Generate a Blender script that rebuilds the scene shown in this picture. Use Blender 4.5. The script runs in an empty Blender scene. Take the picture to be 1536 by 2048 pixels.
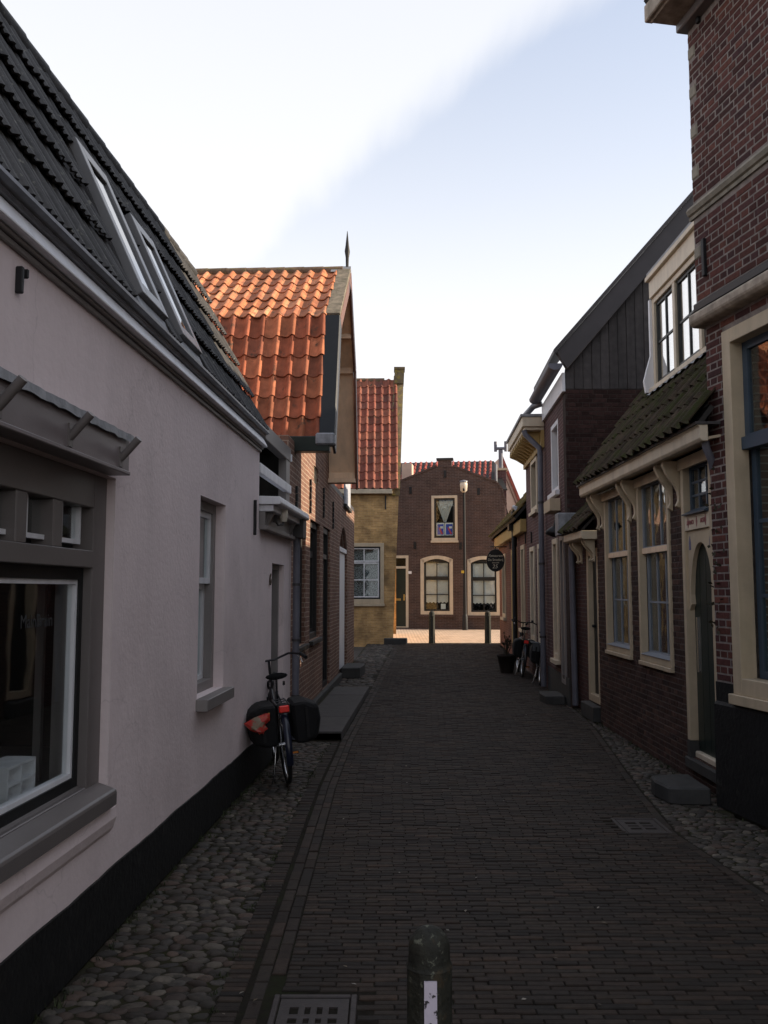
import bpy, bmesh, math, random
from mathutils import Vector, Matrix

# ---------------------------------------------------------------- camera, sky, sun, exposure
scene = bpy.context.scene
col = scene.collection
FPX, EYE = 1750.0, 1.75                      # focal length in photo pixels, eye height
PITCH = math.atan(156.0 / FPX)
cam_d = bpy.data.cameras.new('camera')
cam = bpy.data.objects.new('camera', cam_d)
col.objects.link(cam)
cam.location = (0, 0, EYE)
cam.rotation_euler = (math.radians(90) + PITCH, 0, 0)
cam_d.sensor_fit = 'AUTO'
cam_d.sensor_width = 36.0
cam_d.lens = FPX / 2048.0 * 36.0
cam_d.clip_start = 0.05
cam_d.clip_end = 3000
scene.camera = cam

SUN_AZ = math.radians(-0.5)                  # from +x (right of the street) towards +y
SUN_EL = math.radians(23.0)
world = bpy.data.worlds.new('World')
scene.world = world
world.use_nodes = True
wn, wl = world.node_tree.nodes, world.node_tree.links
wn.clear()
wout = wn.new('ShaderNodeOutputWorld')
wbg = wn.new('ShaderNodeBackground')
wbg.inputs['Strength'].default_value = 0.15
sky = wn.new('ShaderNodeTexSky')
sky.sky_type = 'NISHITA'
sky.sun_disc = False
sky.sun_elevation = SUN_EL
sky.sun_rotation = math.radians(90) - SUN_AZ
sky.air_density = 1.0
sky.dust_density = 0.1
sky.ozone_density = 3.0
# thin high cloud: streaks on a plane high above, the same all over the sky
tc = wn.new('ShaderNodeTexCoord')
sepw = wn.new('ShaderNodeSeparateXYZ')
wl.new(tc.outputs['Generated'], sepw.inputs[0])
def wmath(op, a, b=None, clamp=False):
    n = wn.new('ShaderNodeMath'); n.operation = op; n.use_clamp = clamp
    for i, x in enumerate((a, b)):
        if x is None: continue
        if isinstance(x, (int, float)): n.inputs[i].default_value = x
        else: wl.new(x, n.inputs[i])
    return n.outputs[0]
zz = wmath('MAXIMUM', sepw.outputs['Z'], 0.03)
px_ = wmath('DIVIDE', sepw.outputs['X'], zz)
py_ = wmath('DIVIDE', sepw.outputs['Y'], zz)
comb = wn.new('ShaderNodeCombineXYZ')
wl.new(px_, comb.inputs[0]); wl.new(py_, comb.inputs[1])
nz = wn.new('ShaderNodeTexNoise'); nz.inputs['Scale'].default_value = 0.9
nz.inputs['Detail'].default_value = 4; nz.inputs['Roughness'].default_value = 0.5
wl.new(comb.outputs[0], nz.inputs['Vector'])
q_ = wmath('ADD', wmath('MULTIPLY', px_, 0.829), wmath('MULTIPLY', py_, 0.560))      # across the streaks
q_ = wmath('ADD', q_, wmath('MULTIPLY', wmath('SUBTRACT', nz.outputs['Fac'], 0.5), 0.22))
strk = wmath('COSINE', wmath('MULTIPLY', wmath('SUBTRACT', q_, 0.42), 2 * math.pi / 2.64))
mw = wn.new('ShaderNodeMapping'); mw.inputs['Rotation'].default_value = (0, 0, math.radians(34)); mw.inputs['Scale'].default_value = (5.0, 0.8, 1)
wl.new(comb.outputs[0], mw.inputs[0])
nw = wn.new('ShaderNodeTexNoise'); nw.inputs['Scale'].default_value = 1.3; nw.inputs['Detail'].default_value = 7; nw.inputs['Roughness'].default_value = 0.55
wl.new(mw.outputs[0], nw.inputs['Vector'])
strk = wmath('ADD', strk, wmath('MULTIPLY', wmath('SUBTRACT', nw.outputs['Fac'], 0.5), 0.36))
rmp = wn.new('ShaderNodeMapRange'); rmp.interpolation_type = 'SMOOTHSTEP'
rmp.inputs[1].default_value = -0.12; rmp.inputs[2].default_value = 0.24
rmp.inputs[3].default_value = 0.20; rmp.inputs[4].default_value = 0.85
wl.new(strk, rmp.inputs[0])
# a thin veil: the lower one looks, the more of it lies in the way
haze_ = wmath('DIVIDE', 0.052, wmath('POWER', zz, 3.0))
cov = wmath('SUBTRACT', 1.0, wmath('POWER', 2.718, wmath('MULTIPLY', -1.0, wmath('ADD', wmath('DIVIDE', rmp.outputs[0], zz), haze_))), True)
wmix = wn.new('ShaderNodeMixRGB')
wmix.inputs['Color2'].default_value = (4.55, 4.55, 4.66, 1)
wl.new(cov, wmix.inputs['Fac'])
wl.new(sky.outputs[0], wmix.inputs['Color1'])
wl.new(wmix.outputs[0], wbg.inputs['Color'])
wl.new(wbg.outputs[0], wout.inputs['Surface'])

sun_d = bpy.data.lights.new('sun', 'SUN')
sun_d.energy = 5.0
sun_d.angle = math.radians(0.53)
sun_d.color = (1.0, 0.84, 0.64)
sun = bpy.data.objects.new('sun', sun_d)
col.objects.link(sun)
sdir = Vector((math.cos(SUN_EL) * math.cos(SUN_AZ), math.cos(SUN_EL) * math.sin(SUN_AZ), math.sin(SUN_EL)))
sun.rotation_euler = sdir.to_track_quat('Z', 'Y').to_euler()
sun.location = (12, 4, 14)
scene.view_settings.view_transform = 'Standard'
scene.view_settings.look = 'None'
scene.view_settings.exposure = 0.66
scene.view_settings.gamma = 1.0
scene.view_settings.use_curve_mapping = False
scene.render.engine = 'CYCLES'
scene.cycles.use_denoising = True
scene.cycles.max_bounces = 8
scene.cycles.diffuse_bounces = 4
scene.cycles.glossy_bounces = 4
scene.cycles.transparent_max_bounces = 12
scene.cycles.caustics_reflective = False
scene.cycles.caustics_refractive = False

# ---------------------------------------------------------------- helpers
RN = random.Random(11)
_c, _s = math.cos(PITCH), math.sin(PITCH)
def ray(u, v):
    a, b = (u - 768) / FPX, (1024 - v) / FPX
    return Vector((a, _c - b * _s, _s + b * _c))
def proj(p):
    x, y, z = p[0], p[1], p[2] - EYE
    d = y * _c + z * _s
    if d < 0.05: return None
    return 768 + FPX * x / d, 1024 - FPX * (z * _c - y * _s) / d, d
def hit(u, v, p0, n):
    d = ray(u, v); o = Vector((0, 0, EYE)); p0 = Vector(p0); n = Vector(n)
    return o + d * ((p0 - o).dot(n) / d.dot(n))
def gz(y):                                    # the street rises a little towards the far houses
    return 0.0 if y < 16 else (0.27 * (y - 16) / 17.6 if y < 33.6 else 0.27)
def lerp(pts, y):
    if y <= pts[0][0]: return pts[0][1]
    for (a, b), (c, d) in zip(pts, pts[1:]):
        if y <= c: return b + (d - b) * (y - a) / (c - a)
    return pts[-1][1]

class Fr:
    """a vertical wall plane: s along, o outward, z up"""
    def __init__(self, x, y, tx, ty, side):
        l = math.hypot(tx, ty)
        self.p = (x, y); self.t = (tx / l, ty / l)
        self.n = (side * ty / l, -side * tx / l)
    def at(self, s, o=0.0, z=0.0):
        return Vector((self.p[0] + self.t[0] * s + self.n[0] * o, self.p[1] + self.t[1] * s + self.n[1] * o, z))
    def px(self, u, v, o=0.0):
        h = hit(u, v, self.at(0, o, 0), (self.n[0], self.n[1], 0))
        return (h.x - self.p[0]) * self.t[0] + (h.y - self.p[1]) * self.t[1], h.z
    def S(self, u, v=1180, o=0.0): return self.px(u, v, o)[0]
    def Z(self, u, v, o=0.0): return self.px(u, v, o)[1]
class Id:
    def at(self, s, o=0.0, z=0.0): return Vector((s, o, z))
WORLD = Id()

BASE = {}
def thing(name, label, cat, base, group=None, rot=None):
    o = bpy.data.objects.new(name, None); col.objects.link(o)
    o.empty_display_size = 0.2
    o.location = base
    if rot: o.rotation_euler = rot
    o['label'] = label; o['category'] = cat
    if group: o['group'] = group
    BASE[o.name] = Vector((0, 0, 0)) if rot else Vector(base)
    return o
def tag(o, label, cat, group=None):
    o['label'] = label; o['category'] = cat
    if group: o['group'] = group
    return o

class MB:
    def __init__(self, fr=WORLD): self.fr = fr; self.v = []; self.f = []; self.sm = set()
    def add(self, vs, fs, smooth=False):
        k = len(self.v); self.v += [tuple(x) for x in vs]
        for f in fs:
            if smooth: self.sm.add(len(self.f))
            self.f.append([i + k for i in f])
        return self
    def box(self, s0, s1, o0, o1, z0, z1):
        return self.add([(s0, o0, z0), (s1, o0, z0), (s1, o1, z0), (s0, o1, z0), (s0, o0, z1), (s1, o0, z1), (s1, o1, z1), (s0, o1, z1)],
                        [(0, 3, 2, 1), (4, 5, 6, 7), (0, 1, 5, 4), (1, 2, 6, 5), (2, 3, 7, 6), (3, 0, 4, 7)])
    def prism(self, poly, ax, a, b):
        n = len(poly)
        if ax == 'o': f = lambda p, w: (p[0], w, p[1])
        elif ax == 's': f = lambda p, w: (w, p[0], p[1])
        else: f = lambda p, w: (p[0], p[1], w)
        vs = [f(p, a) for p in poly] + [f(p, b) for p in poly]
        fs = [list(range(n))[::-1], list(range(n, 2 * n))] + [(i, (i + 1) % n, n + (i + 1) % n, n + i) for i in range(n)]
        return self.add(vs, fs)
    def tube(self, path, r, n=8, closed=False, caps=True):
        P = [Vector(p) for p in path]; m = len(P)
        rs = r if isinstance(r, (list, tuple)) else [r] * m
        T = []
        for i in range(m):
            a = P[(i - 1) % m] if (closed or i) else P[0]
            b = P[(i + 1) % m] if (closed or i < m - 1) else P[-1]
            T.append((b - a).normalized())
        up = Vector((0, 0, 1)) if abs(T[0].z) < 0.9 else Vector((1, 0, 0))
        N = (up - T[0] * up.dot(T[0])).normalized(); vs = []
        for i in range(m):
            N = N - T[i] * N.dot(T[i]); N.normalize(); B = T[i].cross(N)
            for k in range(n):
                a = 2 * math.pi * k / n
                vs.append(P[i] + (N * math.cos(a) + B * math.sin(a)) * rs[i])
        fs = []
        for i in range(m if closed else m - 1):
            j = (i + 1) % m
            for k in range(n):
                fs.append((i * n + k, i * n + (k + 1) % n, j * n + (k + 1) % n, j * n + k))
        self.add(vs, fs, True)
        if caps and not closed:
            self.add(vs[:n], [tuple(range(n))[::-1]]); self.add(vs[-n:], [tuple(range(n))])
        return self
    def lathe(self, prof, c=(0, 0, 0), n=16, smooth=True):
        vs = []; m = len(prof)
        for (r, z) in prof:
            for k in range(n):
                a = 2 * math.pi * (k + 0.5) / n
                vs.append((c[0] + r * math.cos(a), c[1] + r * math.sin(a), c[2] + z))
        fs = [(i * n + k, i * n + (k + 1) % n, (i + 1) * n + (k + 1) % n, (i + 1) * n + k) for i in range(m - 1) for k in range(n)]
        self.add(vs, fs, smooth)
        self.add(vs[:n], [tuple(range(n))[::-1]]); self.add(vs[-n:], [tuple(range(n))])
        return self
    def slab(self, a, b, c, d, t):
        """four corners (local), thickened by t along the normal"""
        A, B, C, D = (Vector(x) for x in (a, b, c, d))
        n = (B - A).cross(D - A).normalized() * t
        vs = [A, B, C, D, A + n, B + n, C + n, D + n]
        return self.add(vs, [(0, 3, 2, 1), (4, 5, 6, 7), (0, 1, 5, 4), (1, 2, 6, 5), (2, 3, 7, 6), (3, 0, 4, 7)])
    def mesh(self, name, base, mat, recalc=True):
        me = bpy.data.meshes.new(name)
        me.from_pydata([self.fr.at(*p) - base for p in self.v], [], self.f)
        uv = me.uv_layers.new(name='UVMap')
        L = [Vector(p) for p in self.v]
        for fi, f in enumerate(self.f):
            n = Vector((0, 0, 0))
            for i in range(len(f)):
                a, b = L[f[i]], L[f[(i + 1) % len(f)]]
                n += Vector(((a.y - b.y) * (a.z + b.z), (a.z - b.z) * (a.x + b.x), (a.x - b.x) * (a.y + b.y)))
            n = Vector((abs(n.x), abs(n.y), abs(n.z)))
            p = me.polygons[fi]
            for li, vi in zip(p.loop_indices, f):
                q = L[vi]
                uv.data[li].uv = (q.x, q.z) if (n.y >= n.x and n.y >= n.z) else ((q.y, q.z) if n.x >= n.z else (q.x, q.y))
            if fi in self.sm: p.use_smooth = True
        if recalc:
            bm = bmesh.new(); bm.from_mesh(me)
            bmesh.ops.recalc_face_normals(bm, faces=bm.faces)
            bm.to_mesh(me); bm.free()
        if mat: me.materials.append(mat)
        return me
    def build(self, name, mat, parent=None, bevel=0.0, recalc=True):
        base = BASE[parent.name] if parent else Vector((0, 0, 0))
        me = self.mesh(name, base, mat, recalc)
        o = bpy.data.objects.new(name, me); col.objects.link(o)
        if parent: o.parent = parent
        BASE[o.name] = base
        if bevel:
            b = o.modifiers.new('bevel', 'BEVEL'); b.width = bevel; b.segments = 1; b.limit_method = 'ANGLE'
            b.use_clamp_overlap = True
        return o
def put(me, name, parent, loc):
    o = bpy.data.objects.new(name, me); col.objects.link(o)
    o.parent = parent; o.location = Vector(loc) - BASE[parent.name]
    return o
def top(mb, name, mat, base, label, cat, group=None, bevel=0.0):
    """one-mesh thing with its origin at its base"""
    base = Vector(base)
    o = bpy.data.objects.new(name, mb.mesh(name, base, mat)); col.objects.link(o)
    o.location = base; BASE[o.name] = base
    if bevel:
        b = o.modifiers.new('bevel', 'BEVEL'); b.width = bevel; b.segments = 1; b.limit_method = 'ANGLE'
    return tag(o, label, cat, group)
def struct(mb, name, mat):
    o = mb.build(name, mat); o['kind'] = 'structure'; return o

# ---------------------------------------------------------------- materials
def nodes_of(name):
    m = bpy.data.materials.new(name); m.use_nodes = True
    nt = m.node_tree; b = nt.nodes['Principled BSDF']
    return m, nt, b
def mul(c, k): return (c[0] * k, c[1] * k, c[2] * k, 1)
def mat(name, base, rough=0.75, noise=0.18, nscale=6.0, bump=0.25, bscale=90.0, vary=0.0, hue=None, spec=0.35, metal=0.0,
        spots=None, streak=0.0, bdist=0.004, moss=None):
    m, nt, b = nodes_of(name); N, L = nt.nodes, nt.links
    g = N.new('ShaderNodeNewGeometry')
    b.inputs['Roughness'].default_value = rough
    b.inputs['Specular IOR Level'].default_value = spec
    b.inputs['Metallic'].default_value = metal
    n1 = N.new('ShaderNodeTexNoise'); n1.inputs['Scale'].default_value = nscale; n1.inputs['Detail'].default_value = 6
    n1.inputs['Roughness'].default_value = 0.62
    L.new(g.outputs['Position'], n1.inputs['Vector'])
    mr = N.new('ShaderNodeMapRange'); mr.inputs[1].default_value = 0.3; mr.inputs[2].default_value = 0.7
    mr.inputs[3].default_value = 1 - noise; mr.inputs[4].default_value = 1 + noise
    L.new(n1.outputs['Fac'], mr.inputs[0])
    fac = mr.outputs[0]
    rv = None
    if vary or hue:
        oi = N.new('ShaderNodeObjectInfo')
        ad = N.new('ShaderNodeMath'); ad.operation = 'ADD'
        L.new(oi.outputs['Random'], ad.inputs[0]); L.new(g.outputs['Random Per Island'], ad.inputs[1])
        fr = N.new('ShaderNodeMath'); fr.operation = 'FRACT'; L.new(ad.outputs[0], fr.inputs[0]); rv = fr.outputs[0]
        m2 = N.new('ShaderNodeMapRange'); m2.inputs[3].default_value = 1 - vary; m2.inputs[4].default_value = 1 + vary
        L.new(rv, m2.inputs[0])
        mm = N.new('ShaderNodeMath'); mm.operation = 'MULTIPLY'; L.new(fac, mm.inputs[0]); L.new(m2.outputs[0], mm.inputs[1]); fac = mm.outputs[0]
    if streak:
        mp = N.new('ShaderNodeMapping'); mp.inputs['Scale'].default_value = (7, 7, 0.5)
        L.new(g.outputs['Position'], mp.inputs[0])
        n3 = N.new('ShaderNodeTexNoise'); n3.inputs['Scale'].default_value = 1.6; n3.inputs['Detail'].default_value = 4
        L.new(mp.outputs[0], n3.inputs['Vector'])
        m3 = N.new('ShaderNodeMapRange'); m3.inputs[1].default_value = 0.42; m3.inputs[2].default_value = 0.72
        m3.inputs[3].default_value = 1.0; m3.inputs[4].default_value = 1 - streak
        L.new(n3.outputs['Fac'], m3.inputs[0])
        mm = N.new('ShaderNodeMath'); mm.operation = 'MULTIPLY'; L.new(fac, mm.inputs[0]); L.new(m3.outputs[0], mm.inputs[1]); fac = mm.outputs[0]
    if hue:
        cr = N.new('ShaderNodeValToRGB'); cr.color_ramp.interpolation = 'LINEAR'
        hs = [base] + list(hue)
        while len(cr.color_ramp.elements) < len(hs): cr.color_ramp.elements.new(0.5)
        for i, h in enumerate(hs):
            cr.color_ramp.elements[i].position = i / (len(hs) - 1); cr.color_ramp.elements[i].color = (*h, 1)
        r2 = N.new('ShaderNodeMath'); r2.operation = 'MULTIPLY'; r2.inputs[1].default_value = 7.31
        r3 = N.new('ShaderNodeMath'); r3.operation = 'FRACT'; L.new(rv, r2.inputs[0]); L.new(r2.outputs[0], r3.inputs[0])
        L.new(r3.outputs[0], cr.inputs[0]); csrc = cr.outputs[0]
    else:
        rgb = N.new('ShaderNodeRGB'); rgb.outputs[0].default_value = (*base, 1); csrc = rgb.outputs[0]
    sc = N.new('ShaderNodeVectorMath'); sc.operation = 'SCALE'
    L.new(csrc, sc.inputs[0]); L.new(fac, sc.inputs['Scale'])
    outc = sc.outputs[0]
    for extra in (spots, moss):
        if not extra: continue
        c2, s2, lo, hi = extra
        n4 = N.new('ShaderNodeTexNoise'); n4.inputs['Scale'].default_value = s2; n4.inputs['Detail'].default_value = 5
        n4.inputs['Roughness'].default_value = 0.65
        L.new(g.outputs['Position'], n4.inputs['Vector'])
        m4 = N.new('ShaderNodeMapRange'); m4.inputs[1].default_value = lo; m4.inputs[2].default_value = hi
        L.new(n4.outputs['Fac'], m4.inputs[0])
        mx = N.new('ShaderNodeMixRGB'); L.new(m4.outputs[0], mx.inputs[0]); L.new(outc, mx.inputs[1]); mx.inputs[2].default_value = (*c2, 1)
        outc = mx.outputs[0]
    L.new(outc, b.inputs['Base Color'])
    if bump:
        n2 = N.new('ShaderNodeTexNoise'); n2.inputs['Scale'].default_value = bscale; n2.inputs['Detail'].default_value = 4
        L.new(g.outputs['Position'], n2.inputs['Vector'])
        bp = N.new('ShaderNodeBump'); bp.inputs['Strength'].default_value = bump; bp.inputs['Distance'].default_value = bdist
        L.new(n2.outputs['Fac'], bp.inputs['Height']); L.new(bp.outputs[0], b.inputs['Normal'])
    return m
def brickmat(name, c1, c2, mortar, bw=0.215, rh=0.062, ms=0.006, rough=0.85, noise=0.3, moss=None, streak=0.0, bump=0.6, offset=0.5, swap=False):
    m, nt, b = nodes_of(name); N, L = nt.nodes, nt.links
    uv = N.new('ShaderNodeUVMap'); uv.uv_map = 'UVMap'
    g = N.new('ShaderNodeNewGeometry')
    wob = N.new('ShaderNodeTexNoise'); wob.inputs['Scale'].default_value = 3.0
    L.new(g.outputs['Position'], wob.inputs['Vector'])
    wv = N.new('ShaderNodeVectorMath'); wv.operation = 'MULTIPLY_ADD'
    wv.inputs[1].default_value = (0.02, 0.02, 0.02)
    L.new(wob.outputs['Color'], wv.inputs[0]); L.new(uv.outputs[0], wv.inputs[2])
    bt = N.new('ShaderNodeTexBrick')
    bt.inputs['Scale'].default_value = 1.0; bt.inputs['Brick Width'].default_value = bw; bt.inputs['Row Height'].default_value = rh
    bt.inputs['Mortar Size'].default_value = ms; bt.inputs['Mortar Smooth'].default_value = 0.25; bt.inputs['Bias'].default_value = -0.1
    bt.offset = offset
    bt.inputs['Color1'].default_value = (*c1, 1); bt.inputs['Color2'].default_value = (*c2, 1); bt.inputs['Mortar'].default_value = (*mortar, 1)
    L.new(wv.outputs[0], bt.inputs['Vector'])
    n1 = N.new('ShaderNodeTexNoise'); n1.inputs['Scale'].default_value = 2.2; n1.inputs['Detail'].default_value = 8; n1.inputs['Roughness'].default_value = 0.7
    L.new(g.outputs['Position'], n1.inputs['Vector'])
    mr = N.new('ShaderNodeMapRange'); mr.inputs[1].default_value = 0.3; mr.inputs[2].default_value = 0.7
    mr.inputs[3].default_value = 1 - noise; mr.inputs[4].default_value = 1 + noise
    L.new(n1.outputs['Fac'], mr.inputs[0])
    sc = N.new('ShaderNodeVectorMath'); sc.operation = 'SCALE'
    L.new(bt.outputs['Color'], sc.inputs[0]); L.new(mr.outputs[0], sc.inputs['Scale'])
    outc = sc.outputs[0]
    if moss:
        c2_, s2, lo, hi = moss
        n4 = N.new('ShaderNodeTexNoise'); n4.inputs['Scale'].default_value = s2; n4.inputs['Detail'].default_value = 6
        L.new(g.outputs['Position'], n4.inputs['Vector'])
        m4 = N.new('ShaderNodeMapRange'); m4.inputs[1].default_value = lo; m4.inputs[2].default_value = hi
        L.new(n4.outputs['Fac'], m4.inputs[0])
        mx = N.new('ShaderNodeMixRGB'); L.new(m4.outputs[0], mx.inputs[0]); L.new(outc, mx.inputs[1]); mx.inputs[2].default_value = (*c2_, 1)
        outc = mx.outputs[0]
    L.new(outc, b.inputs['Base Color'])
    b.inputs['Roughness'].default_value = rough; b.inputs['Specular IOR Level'].default_value = 0.25
    n2 = N.new('ShaderNodeTexNoise'); n2.inputs['Scale'].default_value = 120; L.new(g.outputs['Position'], n2.inputs['Vector'])
    hh = N.new('ShaderNodeMath'); hh.operation = 'MULTIPLY_ADD'; hh.inputs[1].default_value = -1.0
    L.new(bt.outputs['Fac'], hh.inputs[0]); L.new(n2.outputs['Fac'], hh.inputs[2])
    bp = N.new('ShaderNodeBump'); bp.inputs['Strength'].default_value = bump; bp.inputs['Distance'].default_value = 0.006
    L.new(hh.outputs[0], bp.inputs['Height']); L.new(bp.outputs[0], b.inputs['Normal'])
    return m
def glassmat(name, tint=(0.9, 0.95, 0.95), ior=1.5, wob=0.25, boost=1.0):
    m, nt, b = nodes_of(name); N, L = nt.nodes, nt.links
    N.remove(b); out = [n for n in N if n.type == 'OUTPUT_MATERIAL'][0]
    tr = N.new('ShaderNodeBsdfTransparent'); tr.inputs[0].default_value = (*tint, 1)
    gl = N.new('ShaderNodeBsdfGlossy'); gl.inputs['Roughness'].default_value = 0.02; gl.inputs[0].default_value = (1, 1, 1, 1)
    fr = N.new('ShaderNodeFresnel'); fr.inputs[0].default_value = ior
    mx = N.new('ShaderNodeMixShader')
    k = N.new('ShaderNodeMath'); k.operation = 'MULTIPLY'; k.inputs[1].default_value = boost; k.use_clamp = True
    g = N.new('ShaderNodeNewGeometry')
    nz_ = N.new('ShaderNodeTexNoise'); nz_.inputs['Scale'].default_value = 2.5; L.new(g.outputs['Position'], nz_.inputs['Vector'])
    bp = N.new('ShaderNodeBump'); bp.inputs['Strength'].default_value = wob; bp.inputs['Distance'].default_value = 0.012
    L.new(nz_.outputs['Fac'], bp.inputs['Height']); L.new(bp.outputs[0], gl.inputs['Normal'])
    io = N.new('ShaderNodeMapRange'); io.inputs[3].default_value = ior; io.inputs[4].default_value = 1.0 / ior
    L.new(g.outputs['Backfacing'], io.inputs[0]); L.new(io.outputs[0], fr.inputs[0])
    L.new(fr.outputs[0], k.inputs[0]); L.new(k.outputs[0], mx.inputs[0]); L.new(tr.outputs[0], mx.inputs[1]); L.new(gl.outputs[0], mx.inputs[2])
    L.new(mx.outputs[0], out.inputs['Surface'])
    return m
def lacemat(name, c=(0.75, 0.74, 0.72), scale=26.0, lo=0.25, hi=0.75):
    m, nt, b = nodes_of(name); N, L = nt.nodes, nt.links
    out = [n for n in N if n.type == 'OUTPUT_MATERIAL'][0]
    b.inputs['Base Color'].default_value = (*c, 1); b.inputs['Roughness'].default_value = 0.9
    tr = N.new('ShaderNodeBsdfTransparent'); mx = N.new('ShaderNodeMixShader')
    g = N.new('ShaderNodeNewGeometry')
    vo = N.new('ShaderNodeTexVoronoi'); vo.inputs['Scale'].default_value = scale; L.new(g.outputs['Position'], vo.inputs['Vector'])
    mr = N.new('ShaderNodeMapRange'); mr.inputs[1].default_value = 0.1; mr.inputs[2].default_value = 0.6
    mr.inputs[3].default_value = lo; mr.inputs[4].default_value = hi
    L.new(vo.outputs['Distance'], mr.inputs[0])
    L.new(mr.outputs[0], mx.inputs[0]); L.new(b.outputs[0], mx.inputs[1]); L.new(tr.outputs[0], mx.inputs[2])
    L.new(mx.outputs[0], out.inputs['Surface'])
    return m

M = {}
M['plaster'] = mat('white_plaster', (0.77, 0.655, 0.645), 0.9, 0.07, 1.3, 0.35, 30, streak=0.035, bdist=0.008, spots=((0.60, 0.50, 0.49), 1.1, 0.50, 0.85))
# hairline cracks in the plaster
_m = M['plaster']; _N, _L = _m.node_tree.nodes, _m.node_tree.links
_b = _N['Principled BSDF']; _src = _b.inputs['Base Color'].links[0].from_socket
_g = _N.new('ShaderNodeNewGeometry'); _w = _N.new('ShaderNodeTexNoise'); _w.inputs['Scale'].default_value = 2.2; _w.inputs['Detail'].default_value = 5
_L.new(_g.outputs['Position'], _w.inputs['Vector'])
_v = _N.new('ShaderNodeVectorMath'); _v.operation = 'MULTIPLY_ADD'; _v.inputs[1].default_value = (.7, .7, .7)
_L.new(_w.outputs['Color'], _v.inputs[0]); _L.new(_g.outputs['Position'], _v.inputs[2])
_o = _N.new('ShaderNodeTexVoronoi'); _o.feature = 'DISTANCE_TO_EDGE'; _o.inputs['Scale'].default_value = 0.85
_L.new(_v.outputs[0], _o.inputs['Vector'])
_r = _N.new('ShaderNodeMapRange'); _r.inputs[1].default_value = 0.0; _r.inputs[2].default_value = 0.006; _r.inputs[3].default_value = 0.20; _r.inputs[4].default_value = 0.0
_L.new(_o.outputs['Distance'], _r.inputs[0])
_x = _N.new('ShaderNodeMixRGB'); _x.inputs[2].default_value = (0.25, 0.20, 0.19, 1)
_L.new(_r.outputs[0], _x.inputs[0]); _L.new(_src, _x.inputs[1]); _L.new(_x.outputs[0], _b.inputs['Base Color'])
M['plinth'] = mat('black_plinth_paint', (0.007, 0.007, 0.007), 0.7, 0.4, 8, 0.7, 30, spots=((0.030, 0.028, 0.025), 9, 0.60, 0.74), bdist=0.008)
M['skyframe'] = mat('pale_grey_aluminium', (0.17, 0.165, 0.165), 0.35, 0.08, 6, 0.05, 50, spec=0.6)
M['white'] = mat('white_paint', (0.80, 0.80, 0.82), 0.45, 0.06, 4, 0.1, 60, streak=0.16)
M['cream'] = mat('cream_paint', (0.52, 0.42, 0.29), 0.5, 0.10, 5, 0.15, 50, streak=0.12)
M['cream_pale'] = mat('pale_cream_paint', (0.62, 0.53, 0.40), 0.5, 0.10, 5, 0.15, 50, streak=0.14)
M['beige'] = mat('beige_boards', (0.88, 0.66, 0.46), 0.6, 0.12, 3, 0.2, 40, streak=0.15)
M['ochre'] = mat('ochre_paint', (0.40, 0.27, 0.10), 0.55, 0.12, 5, 0.15, 50)
M['taupe'] = mat('taupe_paint', (0.15, 0.132, 0.125), 0.4, 0.08, 3, 0.1, 60, spec=0.5)
M['taupe_lt'] = mat('grey_paint', (0.23, 0.21, 0.20), 0.45, 0.08, 3, 0.1, 60)
M['board'] = mat('grey_shop_board', (0.20, 0.17, 0.17), 0.35, 0.10, 3, 0.1, 60, spec=0.5)
M['lead'] = mat('lead_sheet', (0.26, 0.265, 0.28), 0.55, 0.30, 9, 0.4, 60, streak=0.35)
M['zinc'] = mat('zinc', (0.22, 0.22, 0.235), 0.42, 0.2, 4, 0.15, 50, spec=0.5, metal=0.4, streak=0.2)
M['gutter_dk'] = mat('dark_gutter', (0.055, 0.05, 0.05), 0.5, 0.2, 6, 0.1, 50)
M['iron'] = mat('black_iron', (0.012, 0.012, 0.013), 0.55, 0.3, 15, 0.3, 80)
M['pipe'] = mat('grey_pipe', (0.13, 0.13, 0.155), 0.5, 0.15, 5, 0.1, 50)
M['dkgreen'] = mat('dark_green_paint', (0.012, 0.022, 0.018), 0.4, 0.2, 5, 0.15, 60, spec=0.5)
M['black'] = mat('black_paint', (0.009, 0.0095, 0.010), 0.45, 0.25, 6, 0.15, 60)
M['dkwood'] = mat('dark_wood', (0.02, 0.018, 0.016), 0.6, 0.3, 8, 0.3, 60)
M['wood_w'] = mat('weathered_wood', (0.20, 0.165, 0.12), 0.85, 0.35, 12, 0.5, 60, streak=0.3, moss=((0.08, 0.075, 0.045), 9, 0.5, 0.7))
M['brown'] = mat('brown_barge', (0.16, 0.075, 0.05), 0.55, 0.2, 6, 0.2, 50)
M['plank'] = mat('dark_plank', (0.062, 0.054, 0.052), 0.8, 0.3, 10, 0.4, 70, vary=0.25, streak=0.3)
M['verge'] = mat('dark_verge_board', (0.060, 0.054, 0.056), 0.6, 0.1, 4, 0.15, 60)
M['bluesash'] = mat('blue_grey_paint', (0.055, 0.08, 0.11), 0.4, 0.1, 5, 0.1, 60)
M['greysash'] = mat('grey_sash_paint', (0.26, 0.28, 0.31), 0.45, 0.1, 5, 0.1, 60)
M['dksash'] = mat('dark_sash_paint', (0.02, 0.022, 0.022), 0.4, 0.1, 5, 0.1, 60)
M['interior'] = mat('room_dark', (0.018, 0.016, 0.015), 0.9, 0.2, 3, 0.0)
M['shopin'] = mat('shop_room', (0.03, 0.027, 0.025), 0.9, 0.2, 3, 0.0)
M['shoppanel'] = mat('shop_panel', (0.20, 0.18, 0.17), 0.7, 0.05, 3, 0.0)
M['shopfloor'] = mat('shop_display_floor', (0.24, 0.23, 0.215), 0.6, 0.05, 3, 0.0)
M['stone'] = mat('grey_stone', (0.042, 0.041, 0.039), 0.75, 0.25, 7, 0.4, 60, vary=0.12)
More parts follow.
